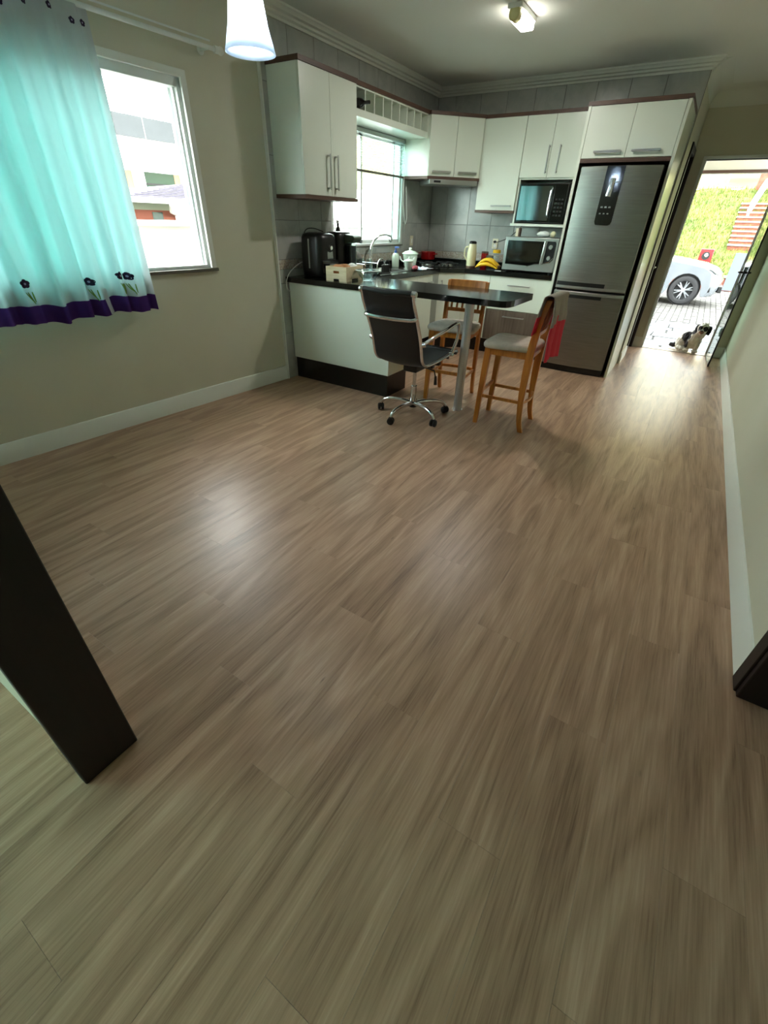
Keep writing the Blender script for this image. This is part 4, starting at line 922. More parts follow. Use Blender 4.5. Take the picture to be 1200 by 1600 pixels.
build(MB().cyl((pc[0], pc[1], pc[2] + 0.296), (pc[0], pc[1], pc[2] + 0.34), 0.022, n=16), 'lamp_holder', 'alu', t)
build(MB().cyl((pc[0], pc[1], pc[2] + 0.33), (pc[0], pc[1], CZ - 0.01), 0.003, n=8), 'cord', 'cable_w', t)
build(MB().cyl((pc[0], pc[1], CZ - 0.03), (pc[0], pc[1], CZ - 0.001), 0.05, n=24), 'ceiling_rose', 'alu', t)
ld = bpy.data.lights.new('pendant_bulb_light', 'POINT'); ld.energy = 3; ld.color = (0.92, 0.96, 1.0); ld.shadow_soft_size = 0.03
lo = bpy.data.objects.new('bulb_light', ld); C.objects.link(lo); lo.parent = t; lo.location = (0, 0, 0.16)
# ---- ceiling lamp
lc = onz(816, 25, CZ - 0.03)
t = thing('ceiling_lamp', 'small lit ceiling lamp with a glowing white box diffuser', 'ceiling lamp', (lc[0], lc[1], CZ - 0.09), 0.0)
build(MB().box(-0.055, 0.055, -0.17, 0.17, 0.062, 0.0895), 'base', 'white', t, world=False, bevel=0.004)
W['tube'] = glow('lit_diffuser', (255, 250, 236), 4.0)
build(MB().box(-0.05, 0.05, -0.10, 0.15, 0.012, 0.062), 'diffuser', 'tube', t, world=False, bevel=0.012, seg=3)
build(MB().cyl((0, -0.165, 0.036), (0, -0.105, 0.036), 0.042, 0.040, 20), 'end_cap', mat('yellowed_glass_cap', (214, 206, 150), 0.15), t, world=False, bevel=0.006)
ld = bpy.data.lights.new('ceiling_lamp_light', 'AREA'); ld.shape = 'RECTANGLE'; ld.size = 0.12; ld.size_y = 0.28; ld.energy = 4; ld.color = (1.0, 0.97, 0.90)
lo = bpy.data.objects.new('tube_light', ld); C.objects.link(lo); lo.parent = t; lo.location = (0, 0.02, 0.006)

# ================================================================== THINGS ON THE WORKTOP
def rbox(c, sx, sy, z0, z1, p=4.0, n=28, taper=1.0):
    """superellipse upright body"""
    ring = []
    for i in range(n):
        a = 2 * PI * i / n; ca_, sa_ = math.cos(a), math.sin(a)
        ring.append((math.copysign(abs(ca_) ** (2 / p), ca_) * sx, math.copysign(abs(sa_) ** (2 / p), sa_) * sy))
    return ring
def rounded(mb, c, sx, sy, lay, p=4.0, n=28):
    r = rbox(c, sx, sy, 0, 0, p, n)
    return mb.loft([[(c[0] + x * k + (d if len(l) > 2 else 0), c[1] + y * k, z) for x, y in r] for l in lay for k, z, d in [(l[0], l[1], l[2] if len(l) > 2 else 0)]])
# air fryer (front faces into the kitchen, +X)
af = (-3.085, 3.705)
t = thing('air_fryer', 'big black air fryer with silver knob panel at the wall end', 'air fryer', (af[0], af[1], TOP))
build(rounded(MB(), af, 0.135, 0.135, [(0.90, TOP + 0.001), (0.96, TOP + 0.012), (1.0, 1.02), (1.0, 1.20), (0.97, 1.265), (0.88, 1.29), (0.6, 1.302), (0.02, 1.304)]), 'body', 'black', t, ang=60)
sp_ = build(MB().prism([(-2.955, 1.10), (-2.945, 1.10), (-2.955, 1.20), (-2.985, 1.285), (-3.00, 1.285), (-2.97, 1.20)], 'y', 3.665, 3.745), 'control_panel', 'silver', t, bevel=0.004)
build(MB().cyl((-2.955, 3.705, 1.19), (-2.93, 3.705, 1.186), 0.020, 0.018, 18), 'dial', 'chrome', sp_, bevel=0.002)
build(MB().cyl((-2.985, 3.705, 1.262), (-2.965, 3.705, 1.258), 0.022, 0.020, 18), 'dial', 'black_matte', sp_, bevel=0.002)
build(MB().box(-2.953, -2.945, 3.585, 3.825, 0.985, 1.09), 'basket_front', 'black_gloss', t, bevel=0.003)
build(MB().box(-2.948, -2.87, 3.685, 3.725, 1.02, 1.06), 'basket_handle', 'silver', t, bevel=0.006)
build(MB().prism([(-3.10, 1.02), (-3.085, 1.02), (-3.085, 1.255), (-3.10, 1.255)], 'y', 3.5675, 3.575), 'side_strip', 'silver', t)
cab_ = smoothpath([(-3.20, 3.80, 1.02), (-3.24, 3.74, 1.15), (-3.20, 3.64, 1.27), (-3.15, 3.62, 1.325), (-3.08, 3.64, 1.335), (-3.02, 3.70, 1.312)], 5)
tag(build(MB().tube(cab_, 0.004, 6), 'power_cord', 'black'), 'thin black cord looping over the air fryer', 'cord')
wc = smoothpath([(-3.262, 3.87, 1.10), (-3.235, 3.72, 1.08), (-3.225, 3.55, 1.04), (-3.235, 3.46, 0.99), (-3.245, 3.412, 0.93), (-3.245, 3.405, 0.86), (-3.22, 3.42, 0.82)], 5)
tag(build(MB().tube(wc, 0.0045, 6), 'power_cord', 'cable_w'), 'white cord curving down over the worktop edge by the wall', 'cord')
# coffee machine
cm = (-3.09, 4.02)
t = thing('coffee_machine', 'black coffee machine with clear tank behind the air fryer', 'coffee machine', (cm[0], cm[1], TOP))
build(rounded(MB(), cm, 0.10, 0.125, [(0.94, TOP + 0.001), (1.0, TOP + 0.015), (1.0, 1.24), (0.97, 1.285), (0.85, 1.305), (0.02, 1.312)]), 'body', 'black', t, ang=60)
build(rounded(MB(), (-2.965, 4.05), 0.055, 0.055, [(1.0, TOP + 0.05), (1.0, 1.22)], p=2.5), 'jug', 'glass_obj', t, ang=60)
build(rounded(MB(), (-2.965, 4.05), 0.05, 0.05, [(1.0, TOP + 0.055), (1.0, 1.20)], p=2.5), 'jug_contents', mat('dark_tank', (38, 46, 50), 0.3), t, ang=60)
build(MB().prism([(-3.02, 1.215), (-2.90, 1.225), (-2.872, 1.262), (-2.895, 1.282), (-3.02, 1.295)], 'y', 3.985, 4.115), 'brew_head', mat('olive_lid', (70, 78, 62), 0.35), t, bevel=0.008)
build(rounded(MB(), (-2.965, 4.05), 0.07, 0.075, [(1.0, TOP + 0.001), (1.0, TOP + 0.045)], p=3), 'drip_tray', 'black', t, bevel=0.003)
# bottle by the window
bq = (-3.19, 4.145)
t = thing('oil_bottle', 'dark slim bottle behind the coffee machine at the window edge', 'bottle', (bq[0], bq[1], TOP))
build(MB().lathe([(0, 0.001), (0.028, 0.001), (0.03, 0.01), (0.03, 0.34), (0.022, 0.38), (0.012, 0.40), (0.012, 0.43), (0, 0.43)], (bq[0], bq[1], TOP), 18), 'glass_body', 'oil', t)
build(MB().lathe([(0.0302, 0.26), (0.0304, 0.27), (0.0304, 0.32), (0.0302, 0.33)], (bq[0], bq[1], TOP), 18, caps=False), 'paper_label', 'outlet', t)
build(MB().cyl((bq[0], bq[1], TOP + 0.43), (bq[0], bq[1], TOP + 0.455), 0.016, n=14), 'cap', 'white', t)
# wooden crate with bread
cc = Vector((-2.745, 3.655)); ct = 0.12
t = thing('wooden_crate', 'small pale wooden crate holding bread near the bar edge', 'crate', (cc.x, cc.y, TOP), ct)
hw_, hd_, hh = 0.105, 0.16, 0.115
build(MB().box(-hw_, hw_, -hd_, hd_, 0.02, 0.028), 'bottom', 'crate', t, world=False)
for s in (-1, 1):
    # end boards with hand slot and foot notch
    ep = MB()
    y0, y1 = (s * hd_, s * (hd_ - 0.008))
    ep.box(-hw_, -0.03, y0, y1, 0.0, hh).box(0.03, hw_, y0, y1, 0.0, hh).box(-0.03, 0.03, y0, y1, 0.018, 0.062).box(-0.03, 0.03, y0, y1, 0.082, hh)
    build(ep, 'end_board', 'crate', t, world=False, smooth=False)
    x0, x1 = (s * hw_, s * (hw_ - 0.008))
    build(MB().box(x0, x1, -hd_ + 0.008, -0.06, 0, hh).box(x0, x1, 0.06, hd_ - 0.008, 0, hh).box(x0, x1, -0.06, 0.06, 0.018, hh), 'side_board', 'crate', t, world=False, smooth=False)
for k, (bx_, by_, rx_, ry_, m_) in enumerate(((-0.02, -0.085, 0.07, 0.05, 'bread'), (0.01, -0.02, 0.065, 0.05, 'bread'), (0.03, 0.08, 0.06, 0.065, 'plasticbag'))):
    p_ = Matrix.Rotation(ct, 3, 'Z') @ Vector((bx_, by_, 0)) + Vector((cc.x, cc.y, TOP + 0.085))
    mb = MB().sphere(p_, (rx_, ry_, 0.045), 18, 10)
    mb.v = [(x + 0.006 * mnoise.noise(Vector((x, y, z)) * 30), y, z + 0.008 * mnoise.noise(Vector((x, y, z)) * 40 + Vector((5, 0, 0)))) for x, y, z in mb.v]
    if m_ == 'bread': tag(build(mb, 'bread_roll', m_, ang=180), ['crusty bread roll at the front of the crate', 'crusty bread roll in the middle of the crate'][k], 'bread', 'bread in the crate')
    else: tag(build(mb, 'plastic_bag', m_, ang=180), 'crumpled white plastic bag at the back of the crate', 'plastic bag')
# glass bowl
gb = (-2.53, 3.715)
t = thing('glass_bowl', 'clear glass bowl standing on the bar beside the crate', 'bowl', (gb[0], gb[1], TOP))
build(MB().lathe([(0.0, 0.004), (0.045, 0.002), (0.05, 0.004), (0.055, 0.012), (0.085, 0.05), (0.108, 0.085), (0.112, 0.088), (0.108, 0.089), (0.08, 0.052), (0.05, 0.016), (0, 0.012)], (gb[0], gb[1], TOP), 32), 'bowl_wall', 'glass_obj', t, ang=60)
build(MB().lathe([(0.106, 0.083), (0.114, 0.086), (0.114, 0.092), (0.106, 0.092)], (gb[0], gb[1], TOP), 32, caps=False), 'rim', 'plasticbag', t)
# dish rack with glasses
dr = (-3.05, 4.26)
t = thing('dish_rack', 'wire dish rack full of glasses left of the sink', 'dish rack', (dr[0], dr[1], TOP))
wr_ = MB()
x0, x1, y0, y1 = dr[0] - 0.13, dr[0] + 0.17, dr[1] - 0.09, dr[1] + 0.14
for zz in (0.02, 0.09): wr_.tube([(x0, y0, TOP + zz), (x1, y0, TOP + zz), (x1, y1, TOP + zz), (x0, y1, TOP + zz)], 0.003, 6, closed=True)
for k in range(9):
    xx = x0 + (x1 - x0) * k / 8; wr_.tube([(xx, y0, TOP + 0.09), (xx, y0, TOP + 0.02), (xx, y1, TOP + 0.02), (xx, y1, TOP + 0.09)], 0.0022, 5)
for cx_, cy_ in ((x0, y0), (x1, y0), (x0, y1), (x1, y1)): wr_.cyl((cx_, cy_, TOP), (cx_, cy_, TOP + 0.09), 0.003, n=6)
build(wr_, 'wire_basket', 'chrome', t)
gm = MB().lathe([(0.030, 0.0), (0.034, 0.0), (0.031, 0.10), (0.029, 0.108), (0, 0.110), (0, 0.106), (0.028, 0.104), (0.030, 0.0)], n=20, caps=False).mesh('drinking_glass', 'glass_obj', True, 50)
gl_ = ['leftmost upturned glass in the dish rack', 'upturned glass in the dish rack behind the crate', 'upturned glass in the middle of the dish rack', 'upturned glass at the sink end of the dish rack']
for k, (gx_, gy_) in enumerate(((-3.09, 4.20), (-3.00, 4.215), (-3.03, 4.33), (-2.935, 4.33))):
    o = link('drinking_glass', gm); o.location = (gx_, gy_, TOP + 0.0225); tag(o, gl_[k], 'glass', 'glasses drying in the rack')
# plates leaning, white
pm_ = MB().lathe([(0, 0.0), (0.05, 0.0), (0.085, 0.012), (0.087, 0.014), (0.05, 0.004), (0, 0.004)], n=28, axis='y').mesh('plate', 'white', True, 60)
o = link('plate', pm_); o.location = (-3.13, 4.345, TOP + 0.112); o.rotation_euler = (0.18, 0, 0); tag(o, 'white plate standing upright in the dish rack', 'plate')
# round slotted utensil basket at the sink edge
ub = (-2.745, 4.27)
t = thing('cutlery_drainer', 'chrome arched cutlery drainer with slotted black side by the sink', 'drainer', (ub[0], ub[1], TOP))
arc = lambda y_, r_, z0: [(ub[0] + r_ * 0.55 * math.sin(0.0), y_ + r_ * math.cos(a), TOP + z0 + r_ * 1.35 * math.sin(a)) for a in [PI * k / 14 for k in range(15)]]
build(MB().tube(arc(ub[1], 0.085, 0.03), 0.006, 8), 'handle', 'chrome', t)
build(MB().tube([(x + 0.05, y + 0.03, z) for x, y, z in arc(ub[1], 0.075, 0.03)], 0.005, 8), 'handle', 'black', t)
tray = MB()
for k in range(7): tray.box(ub[0] + 0.042, ub[0] + 0.05, ub[1] - 0.06 + k * 0.022, ub[1] - 0.06 + k * 0.022 + 0.009, TOP + 0.022, TOP + 0.085)
tray.box(ub[0] + 0.04, ub[0] + 0.052, ub[1] - 0.065, ub[1] + 0.10, TOP + 0.008, TOP + 0.024).box(ub[0] + 0.04, ub[0] + 0.052, ub[1] - 0.065, ub[1] + 0.10, TOP + 0.083, TOP + 0.095)
build(tray, 'slotted_side', 'black', t, smooth=False)
build(MB().box(ub[0] - 0.05, ub[0] + 0.052, ub[1] - 0.095, ub[1] + 0.115, TOP + 0.001, TOP + 0.010).box(ub[0] - 0.05, ub[0] - 0.045, ub[1] - 0.095, ub[1] + 0.115, TOP + 0.001, TOP + 0.06), 'tray', 'chrome', t)
# ceramic jars
def jar(c, s, label, mt='ceramic'):
    t = thing('lidded_jar', label, 'jar', (c[0], c[1], TOP), group='mint white lidded jars')
    build(MB().lathe([(r * s, z * s) for r, z in ((0, 0.001), (0.062, 0.001), (0.068, 0.01), (0.085, 0.115), (0.090, 0.125), (0.086, 0.13), (0, 0.13))], (c[0], c[1], TOP), 28), 'pot', mt, t, ang=50)
    build(MB().lathe([(r * s, z * s) for r, z in ((0, 0.13), (0.094, 0.13), (0.096, 0.136), (0.06, 0.158), (0.02, 0.168), (0.012, 0.172), (0.020, 0.183), (0.016, 0.193), (0, 0.196))], (c[0], c[1], TOP), 28), 'lid', mt, t, ang=50)
    return t
jb_ = jar((-3.0, 5.31), 1.05, 'large mint white lidded jar with hoop handle beside the sink')
build(MB().tube([(-3.0 + 0.098 * math.cos(a), 5.24 - 0.02 * math.sin(a), 1.055 - 0.055 * math.sin(a)) for a in [PI * k / 12 for k in range(13)]], 0.008, 8), 'hoop_handle', 'plasticbag', jb_)
jar((-2.825, 4.985), 0.66, 'small mint white lidded jar in front of the large jar')
# spray bottle
sb = (-3.14, 5.20)
t = thing('soap_bottle', 'pale bottle with blue pump between the window and large jar', 'bottle', (sb[0], sb[1], TOP))
build(MB().lathe([(0, 0.001), (0.042, 0.001), (0.044, 0.02), (0.044, 0.12), (0.03, 0.14), (0.016, 0.145), (0, 0.145)], (sb[0], sb[1], TOP), 20), 'bottle_body', 'ceramic', t)
build(MB().cyl((sb[0], sb[1], TOP + 0.145), (sb[0], sb[1], TOP + 0.17), 0.017, n=14).cyl((sb[0], sb[1], TOP + 0.17), (sb[0], sb[1], TOP + 0.20), 0.008, n=10).box(sb[0] - 0.012, sb[0] + 0.045, sb[1] - 0.010, sb[1] + 0.010, TOP + 0.196, TOP + 0.212), 'pump', 'blueplastic', t)
# sponge, cloth, cutting board
mb = MB().sphere((-2.745, 4.985, TOP + 0.026), (0.028, 0.05, 0.025), 16, 10)
tag(build(mb, 'sponge', 'pink', ang=180), 'pink scouring sponge beside the small jar', 'sponge')
def clothf(u, v):
    x = -2.93 + 0.25 * u; y = 5.03 + 0.27 * v
    z = TOP + 0.006 + 0.036 * abs(mnoise.noise(Vector((u * 3.1, v * 3.3, 4)))) * 2 * math.sin(PI * min(max(u, 0.02), 0.98)) ** 0.5 * math.sin(PI * min(max(v, 0.02), 0.98)) ** 0.5
    return (x + 0.02 * math.sin(v * 7), y + 0.02 * math.sin(u * 6), z)
W['dishcloth'] = noisy('printed_dishcloth', [(0.40, (232, 234, 234)), (0.55, (220, 226, 230)), (0.60, (120, 160, 190)), (0.66, (226, 230, 230)), (0.72, (190, 120, 120))], ns=14, detail=1, rough=0.9)
tag(build(MB().grid(clothf, 30, 30), 'dishcloth', 'dishcloth', solid=0.003, ang=180), 'crumpled white printed dishcloth next to the cooktop', 'cloth')
# red pot
rp = (-3.13, 6.02)
t = thing('red_pot', 'small red enamel pot at the back corner of the cooktop', 'pot', (rp[0], rp[1], TOP))
build(MB().lathe([(0, 0.0), (0.085, 0.0), (0.095, 0.01), (0.098, 0.085), (0.102, 0.09), (0.095, 0.09), (0.09, 0.015), (0, 0.012)], (rp[0], rp[1], TOP + 0.0445), 28), 'pot_body', 'red', t, ang=50)
for s in (-1, 1): build(MB().tube([(rp[0] + s * 0.095, rp[1] - 0.03, TOP + 0.11), (rp[0] + s * 0.125, rp[1] - 0.02, TOP + 0.115), (rp[0] + s * 0.125, rp[1] + 0.02, TOP + 0.115), (rp[0] + s * 0.095, rp[1] + 0.03, TOP + 0.11)], 0.006, 8), 'pot_handle', 'red', t)
# thermos
tp = (-2.455, 5.90)
t = thing('thermos_flask', 'tall cream thermos flask with side handle and dark cap', 'thermos', (tp[0], tp[1], TOP))
build(MB().lathe([(0, 0.02), (0.056, 0.02), (0.058, 0.03), (0.056, 0.17), (0.050, 0.22), (0.044, 0.255), (0, 0.256)], (tp[0], tp[1], TOP), 28), 'flask_body', 'cream', t, ang=50)
build(MB().lathe([(0, 0.001), (0.056, 0.001), (0.057, 0.02), (0, 0.02)], (tp[0], tp[1], TOP), 28), 'base_ring', 'brown', t)
build(MB().lathe([(0, 0.256), (0.044, 0.256), (0.044, 0.275), (0.03, 0.285), (0, 0.286)], (tp[0], tp[1], TOP), 24), 'cap', 'black', t)
build(MB().tube(smoothpath([(tp[0] - 0.045, tp[1] - 0.01, TOP + 0.225), (tp[0] - 0.085, tp[1] - 0.015, TOP + 0.21), (tp[0] - 0.092, tp[1] - 0.015, TOP + 0.13), (tp[0] - 0.055, tp[1] - 0.01, TOP + 0.08)], 5), 0.008, 8), 'handle', 'cream', t)
# red tin
t = thing('red_tin', 'small red tin between the thermos and the bananas', 'tin', (-2.36, 6.10, TOP))
build(MB().lathe([(0, 0.001), (0.04, 0.001), (0.042, 0.006), (0.042, 0.155), (0, 0.155)], (-2.36, 6.10, TOP), 22), 'tin_body', 'red', t)
build(MB().lathe([(0, 0.155), (0.044, 0.155), (0.044, 0.17), (0.038, 0.174), (0, 0.174)], (-2.36, 6.10, TOP), 22), 'lid', 'brown', t)
# jars with lids
for c_, h_, lab, lm in (((-2.20, 6.08), 0.165, 'glass jar with a bright yellow lid under the wall socket', 'yellow_lid'), ((-2.275, 6.06), 0.10, 'short glass jar with a steel lid behind the bananas', 'steel_handle')):
    t = thing('glass_jar', lab, 'jar', (c_[0], c_[1], TOP))
    build(MB().lathe([(0, 0.002), (0.036, 0.001), (0.04, 0.01), (0.04, h_ - 0.03), (0.03, h_ - 0.012), (0.03, h_), (0, h_)], (c_[0], c_[1], TOP), 22), 'jar_glass', 'glass_obj', t, ang=50)
    build(MB().lathe([(0, h_), (0.046, h_), (0.047, h_ + 0.005), (0.047, h_ + 0.03), (0.04, h_ + 0.036), (0, h_ + 0.036)], (c_[0], c_[1], TOP), 22), 'lid', lm, t)
# bananas
bc = Vector((-2.195, 5.80, TOP))
t = thing('banana_bunch', 'bunch of ripe yellow bananas left of the silver microwave', 'bananas', tuple(bc))
for k in range(6):
    a0 = -0.55 + k * 0.22; ln = 0.20; pts = []; rr_ = []
    for i in range(11):
        u = i / 10; x = -0.13 + 0.27 * u; bow = 0.035 * math.sin(PI * u)
        pts.append((bc.x + x, bc.y - 0.05 + k * 0.026 + 0.02 * math.sin(PI * u) * (k - 2.5) * 0.4, bc.z + 0.022 + bow * (1.2 + 0.25 * (k % 2)) + (0.024 if k in (1, 3, 4) else 0) * math.sin(PI * u) + 0.010 * (k % 2)))
        rr_.append([0.006, 0.011, 0.016, 0.019, 0.020, 0.020, 0.0195, 0.018, 0.015, 0.010, 0.006][i])
    b = build(MB().tube(pts, rr_, 8), 'banana', 'yellow', t, ang=70)
build(MB().cyl((bc.x + 0.13, bc.y + 0.01, bc.z + 0.03), (bc.x + 0.165, bc.y + 0.01, bc.z + 0.05), 0.018, 0.010, 10), 'stem', 'brown', t)
# bits near the edge
tag(build(MB().box(-2.06, -1.99, 5.705, 5.74, TOP + 0.0005, TOP + 0.006), 'paper_slip', 'white'), 'tiny white slip of paper at the worktop edge by the microwave', 'paper')
# things on the microwave oven
t = thing('small_box', 'small cream and brown box on top of the silver microwave', 'box', (-1.905, 5.90, 1.298))
build(MB().box(-1.932, -1.902, 5.87, 5.93, 1.2985, 1.378), 'carton', 'outlet', t, bevel=0.001)
build(MB().box(-1.9018, -1.885, 5.87, 5.93, 1.2985, 1.382), 'dark_side', 'brown', t, bevel=0.001)
mb = MB().sphere((-1.625, 5.92, 1.329), (0.075, 0.045, 0.030), 20, 12)
mb.v = [(x, y + 0.008 * mnoise.noise(Vector((x, y, z)) * 45), max(z + 0.008 * mnoise.noise(Vector((x, y, z)) * 40), 1.2985)) for x, y, z in mb.v]
tag(build(mb, 'plastic_bag', 'plasticbag', ang=180), 'crumpled clear plastic bag on top of the silver microwave', 'plastic bag')
mb = MB().sphere((-1.515, 5.92, 1.331), (0.030, 0.032, 0.032), 16, 10)
tag(build(mb, 'bread_roll', 'cream', ang=180), 'small pale roll beside the plastic bag on the microwave', 'bread')
# sockets and switches
def socket(c, n, label, holes=True):
    t = thing('wall_socket' if holes else 'light_switch', label, 'socket' if holes else 'switch', c)
    if n == 'y':
        build(MB().box(c[0] - 0.036, c[0] + 0.036, c[1] - 0.010, c[1] - 0.0005, c[2] - 0.055, c[2] + 0.055), 'plate', 'outlet', t, bevel=0.002)
        build(MB().cyl((c[0], c[1] - 0.013, c[2] - 0.02), (c[0], c[1] - 0.009, c[2] - 0.02), 0.018, n=18), 'outlet_face', 'white', t)
        build(MB().cyl((c[0], c[1] - 0.013, c[2] + 0.022), (c[0], c[1] - 0.009, c[2] + 0.022), 0.018, n=18), 'outlet_face', 'white', t)
    else:
        build(MB().box(c[0] + 0.0005, c[0] + 0.010, c[1] - 0.036, c[1] + 0.036, c[2] - 0.055, c[2] + 0.055), 'plate', 'outlet', t, bevel=0.002)
        build(MB().box(c[0] + 0.009, c[0] + 0.014, c[1] - 0.014, c[1] + 0.014, c[2] - 0.025, c[2] + 0.025), 'rocker', 'white', t, bevel=0.002)
socket((-2.318, BY, 1.20), 'y', 'ivory double wall socket above the yellow lidded jar')
socket((KX, 5.805, 1.20), 'x', 'ivory wall switch right of the kitchen window', False)
pl = thing('plug_cable', 'dark cable from the wall socket up to the niche microwave', 'cord', (-2.318, BY - 0.03, 1.22))
build(MB().cyl((-2.318, BY - 0.014, 1.222), (-2.318, BY - 0.045, 1.222), 0.016, 0.012, 12), 'plug', 'black', pl)
build(MB().tube(smoothpath([(-2.318, BY - 0.045, 1.222), (-2.26, BY - 0.04, 1.225), (-2.15, BY - 0.03, 1.27), (-2.06, BY - 0.03, 1.34), (-2.00, BY - 0.03, 1.396)], 5), 0.004, 6), 'cable', 'black', pl)
# ================================================================== OUTSIDE, FRONT
GZ = -0.12
W['paver'] = noisy('grey_paver', [(0.3, (48, 46, 43)), (0.7, (64, 61, 58))], ns=9, rough=0.85, kind='Object')
W['flag'] = noisy('pale_slate', [(0.3, (44, 50, 58)), (0.6, (55, 60, 64)), (0.8, (37, 44, 54))], ns=4, detail=5, rough=0.6, rnd=17)
W['sand'] = mat('joint_sand', (34, 32, 29), 0.95)
W['grass'] = noisy('dry_grass_slope', [(0.30, (56, 72, 16)), (0.48, (76, 86, 24)), (0.60, (94, 91, 36)), (0.75, (104, 80, 45))], ns=1.6, detail=7, rough=0.95)
W['blade'] = noisy('grass_blades', [(0.3, (58, 77, 17)), (0.6, (85, 93, 30)), (0.8, (102, 91, 44))], ns=2.0, detail=3, rough=0.9)
W['carpaint'] = mat('white_car_paint', (94, 98, 103), 0.2, coat=0.8)
W['tyre'] = mat('tyre_rubber', (22, 22, 24), 0.8)
W['alloy'] = mat('alloy_wheel', (172, 176, 182), 0.3, 0.9)
W['headlight'] = mat('headlight_lens', (206, 212, 206), 0.08, coat=0.8)
W['brick'] = noisy('red_brick', [(0.3, (96, 48, 36)), (0.7, (126, 73, 55))], ns=8, rough=0.9, rnd=11)
W['cement'] = noisy('pale_cement', [(0.3, (122, 115, 102)), (0.7, (140, 133, 121))], ns=6, rough=0.9)
struct(MB().box(-60, 60, 7.66, 90, -1.0, GZ - 0.05).box(-60, -3.8, -30, 7.66, -1.0, GZ - 0.05).box(1.8, 60, -30, 7.66, -1.0, GZ - 0.05).box(-3.8, 1.8, -30, -3.4, -1.0, GZ - 0.05), 'ground', 'sand', 'bare ground around the house', 'ground', smooth=False)
# patio of flagstones
pa = struct(MB().box(-2.6, 4.0, 7.66, 11.05, GZ - 0.06, GZ - 0.012), 'patio', 'sand', 'pale slate patio outside the front door', 'patio', smooth=False)
rnd = random.Random(3)
yy = 7.68
while yy < 11.0:
    h = rnd.choice((0.34, 0.42, 0.30)); h = min(h, 11.03 - yy)
    if h < 0.1: break
    xx = -2.55 - rnd.random() * 0.3
    while xx < 3.9:
        w = rnd.uniform(0.38, 0.75); j = lambda: rnd.uniform(-0.012, 0.012)
        poly = [(xx + 0.012 + j(), yy + 0.01 + j()), (xx + w - 0.012 + j(), yy + 0.01 + j()), (xx + w - 0.012 + j(), yy + h - 0.01 + j()), (xx + 0.012 + j(), yy + h - 0.01 + j())]
        zt = GZ + rnd.uniform(-0.002, 0.003)
        build(MB().prism(poly, 'z', GZ - 0.03, zt), 'flagstone', 'flag', pa, smooth=False)
        xx += w
    yy += h
# driveway pavers
dw = struct(MB().box(-9, 9, 11.05, 18.4, GZ - 0.09, GZ - 0.03), 'driveway', 'sand', 'grey paved driveway under the white car', 'driveway', smooth=False)
pv = MB(); px_, py_ = 0.115, 0.23
for i in range(int(5.6 / px_)):
    for j in range(int(7.3 / py_)):
        x = -1.9 + i * px_; y = 11.07 + (j + 0.5 * (i % 2)) * py_
        if y + py_ > 18.4: continue
        zt = GZ - 0.018 + rnd.uniform(-0.004, 0.003); g = 0.006
        pv.add([(x + g, y + g, GZ - 0.05), (x + px_ - g, y + g, GZ - 0.05), (x + px_ - g, y + py_ - g, GZ - 0.05), (x + g, y + py_ - g, GZ - 0.05), (x + g, y + g, zt), (x + px_ - g, y + g, zt), (x + px_ - g, y + py_ - g, zt), (x + g, y + py_ - g, zt)],
               [(4, 5, 6, 7), (0, 1, 5, 4), (1, 2, 6, 5), (2, 3, 7, 6), (3, 0, 4, 7)])
o = build(pv, 'pavers', 'paver', dw, smooth=False); o['kind'] = 'stuff'
# kerb and grass slope
SLY0 = 19.2
kb_ = thing('kerb_wall', 'low brick kerb wall at the foot of the grass slope', 'kerb', (0.5, 18.9, GZ))
build(MB().box(-9, 9, 18.8, 19.05, GZ - 0.05, GZ + 0.30), 'wall_core', 'brick', kb_, smooth=False)
build(MB().box(-9, 9, 18.76, 19.09, GZ + 0.30, GZ + 0.36), 'coping', 'cement', kb_, bevel=0.01)
CRY, CRZ = 25.5, float(ony(1140, 296, 25.5)[2])
SL1 = (CRZ - GZ - 0.34) / (CRY - SLY0)
def hill(x, y):
    k = max(y - SLY0, 0.0)
    z = GZ + 0.34 + (k * SL1 if y < CRY else (CRY - SLY0) * SL1 + (y - CRY) * 0.27 + max(y - 29.0, 0) * 0.25)  # steeper far end is an unseen rise, added to keep low sky off the hall floor
    return z + 0.07 * mnoise.noise(Vector((x * 0.9, y * 0.9, 0))) + 0.04 * mnoise.noise(Vector((x * 2.7, y * 2.7, 3)))
def onhill(px, py):
    d = ray(px, py); lo_, hi_ = 18.5 / d[1], 40.0 / d[1]
    for k in range(400):
        tt_ = lo_ + (hi_ - lo_) * k / 400; p = EYE + d * tt_
        if p[2] < hill(p[0], p[1]): return p
    return EYE + d * hi_
sl = MB().grid(lambda u, v: (-12 + 24 * u, 19.06 + (CRY - 19.06) * v, hill(-12 + 24 * u, 19.06 + (CRY - 19.06) * v)), 96, 44)
so = tag(build(sl, 'grass_slope', 'grass', ang=180), 'green and yellow grass bank rising behind the driveway', 'grass', kind='stuff')
W['drygrass'] = noisy('dry_pale_lawn', [(0.30, (88, 86, 38)), (0.55, (104, 98, 50)), (0.75, (114, 100, 62))], ns=1.4, detail=6, rough=0.95)
sl2 = MB().grid(lambda u, v: (-30 + 60 * u, CRY + 45 * v, hill(-30 + 60 * u, CRY + 45 * v)), 120, 110)
tag(build(sl2, 'lawn_and_added_rise', 'drygrass', ang=180), 'pale dry lawn above the grass bank with an unseen rise added to block low sky', 'grass', kind='stuff')
bl = MB(); vs = []; fs = []
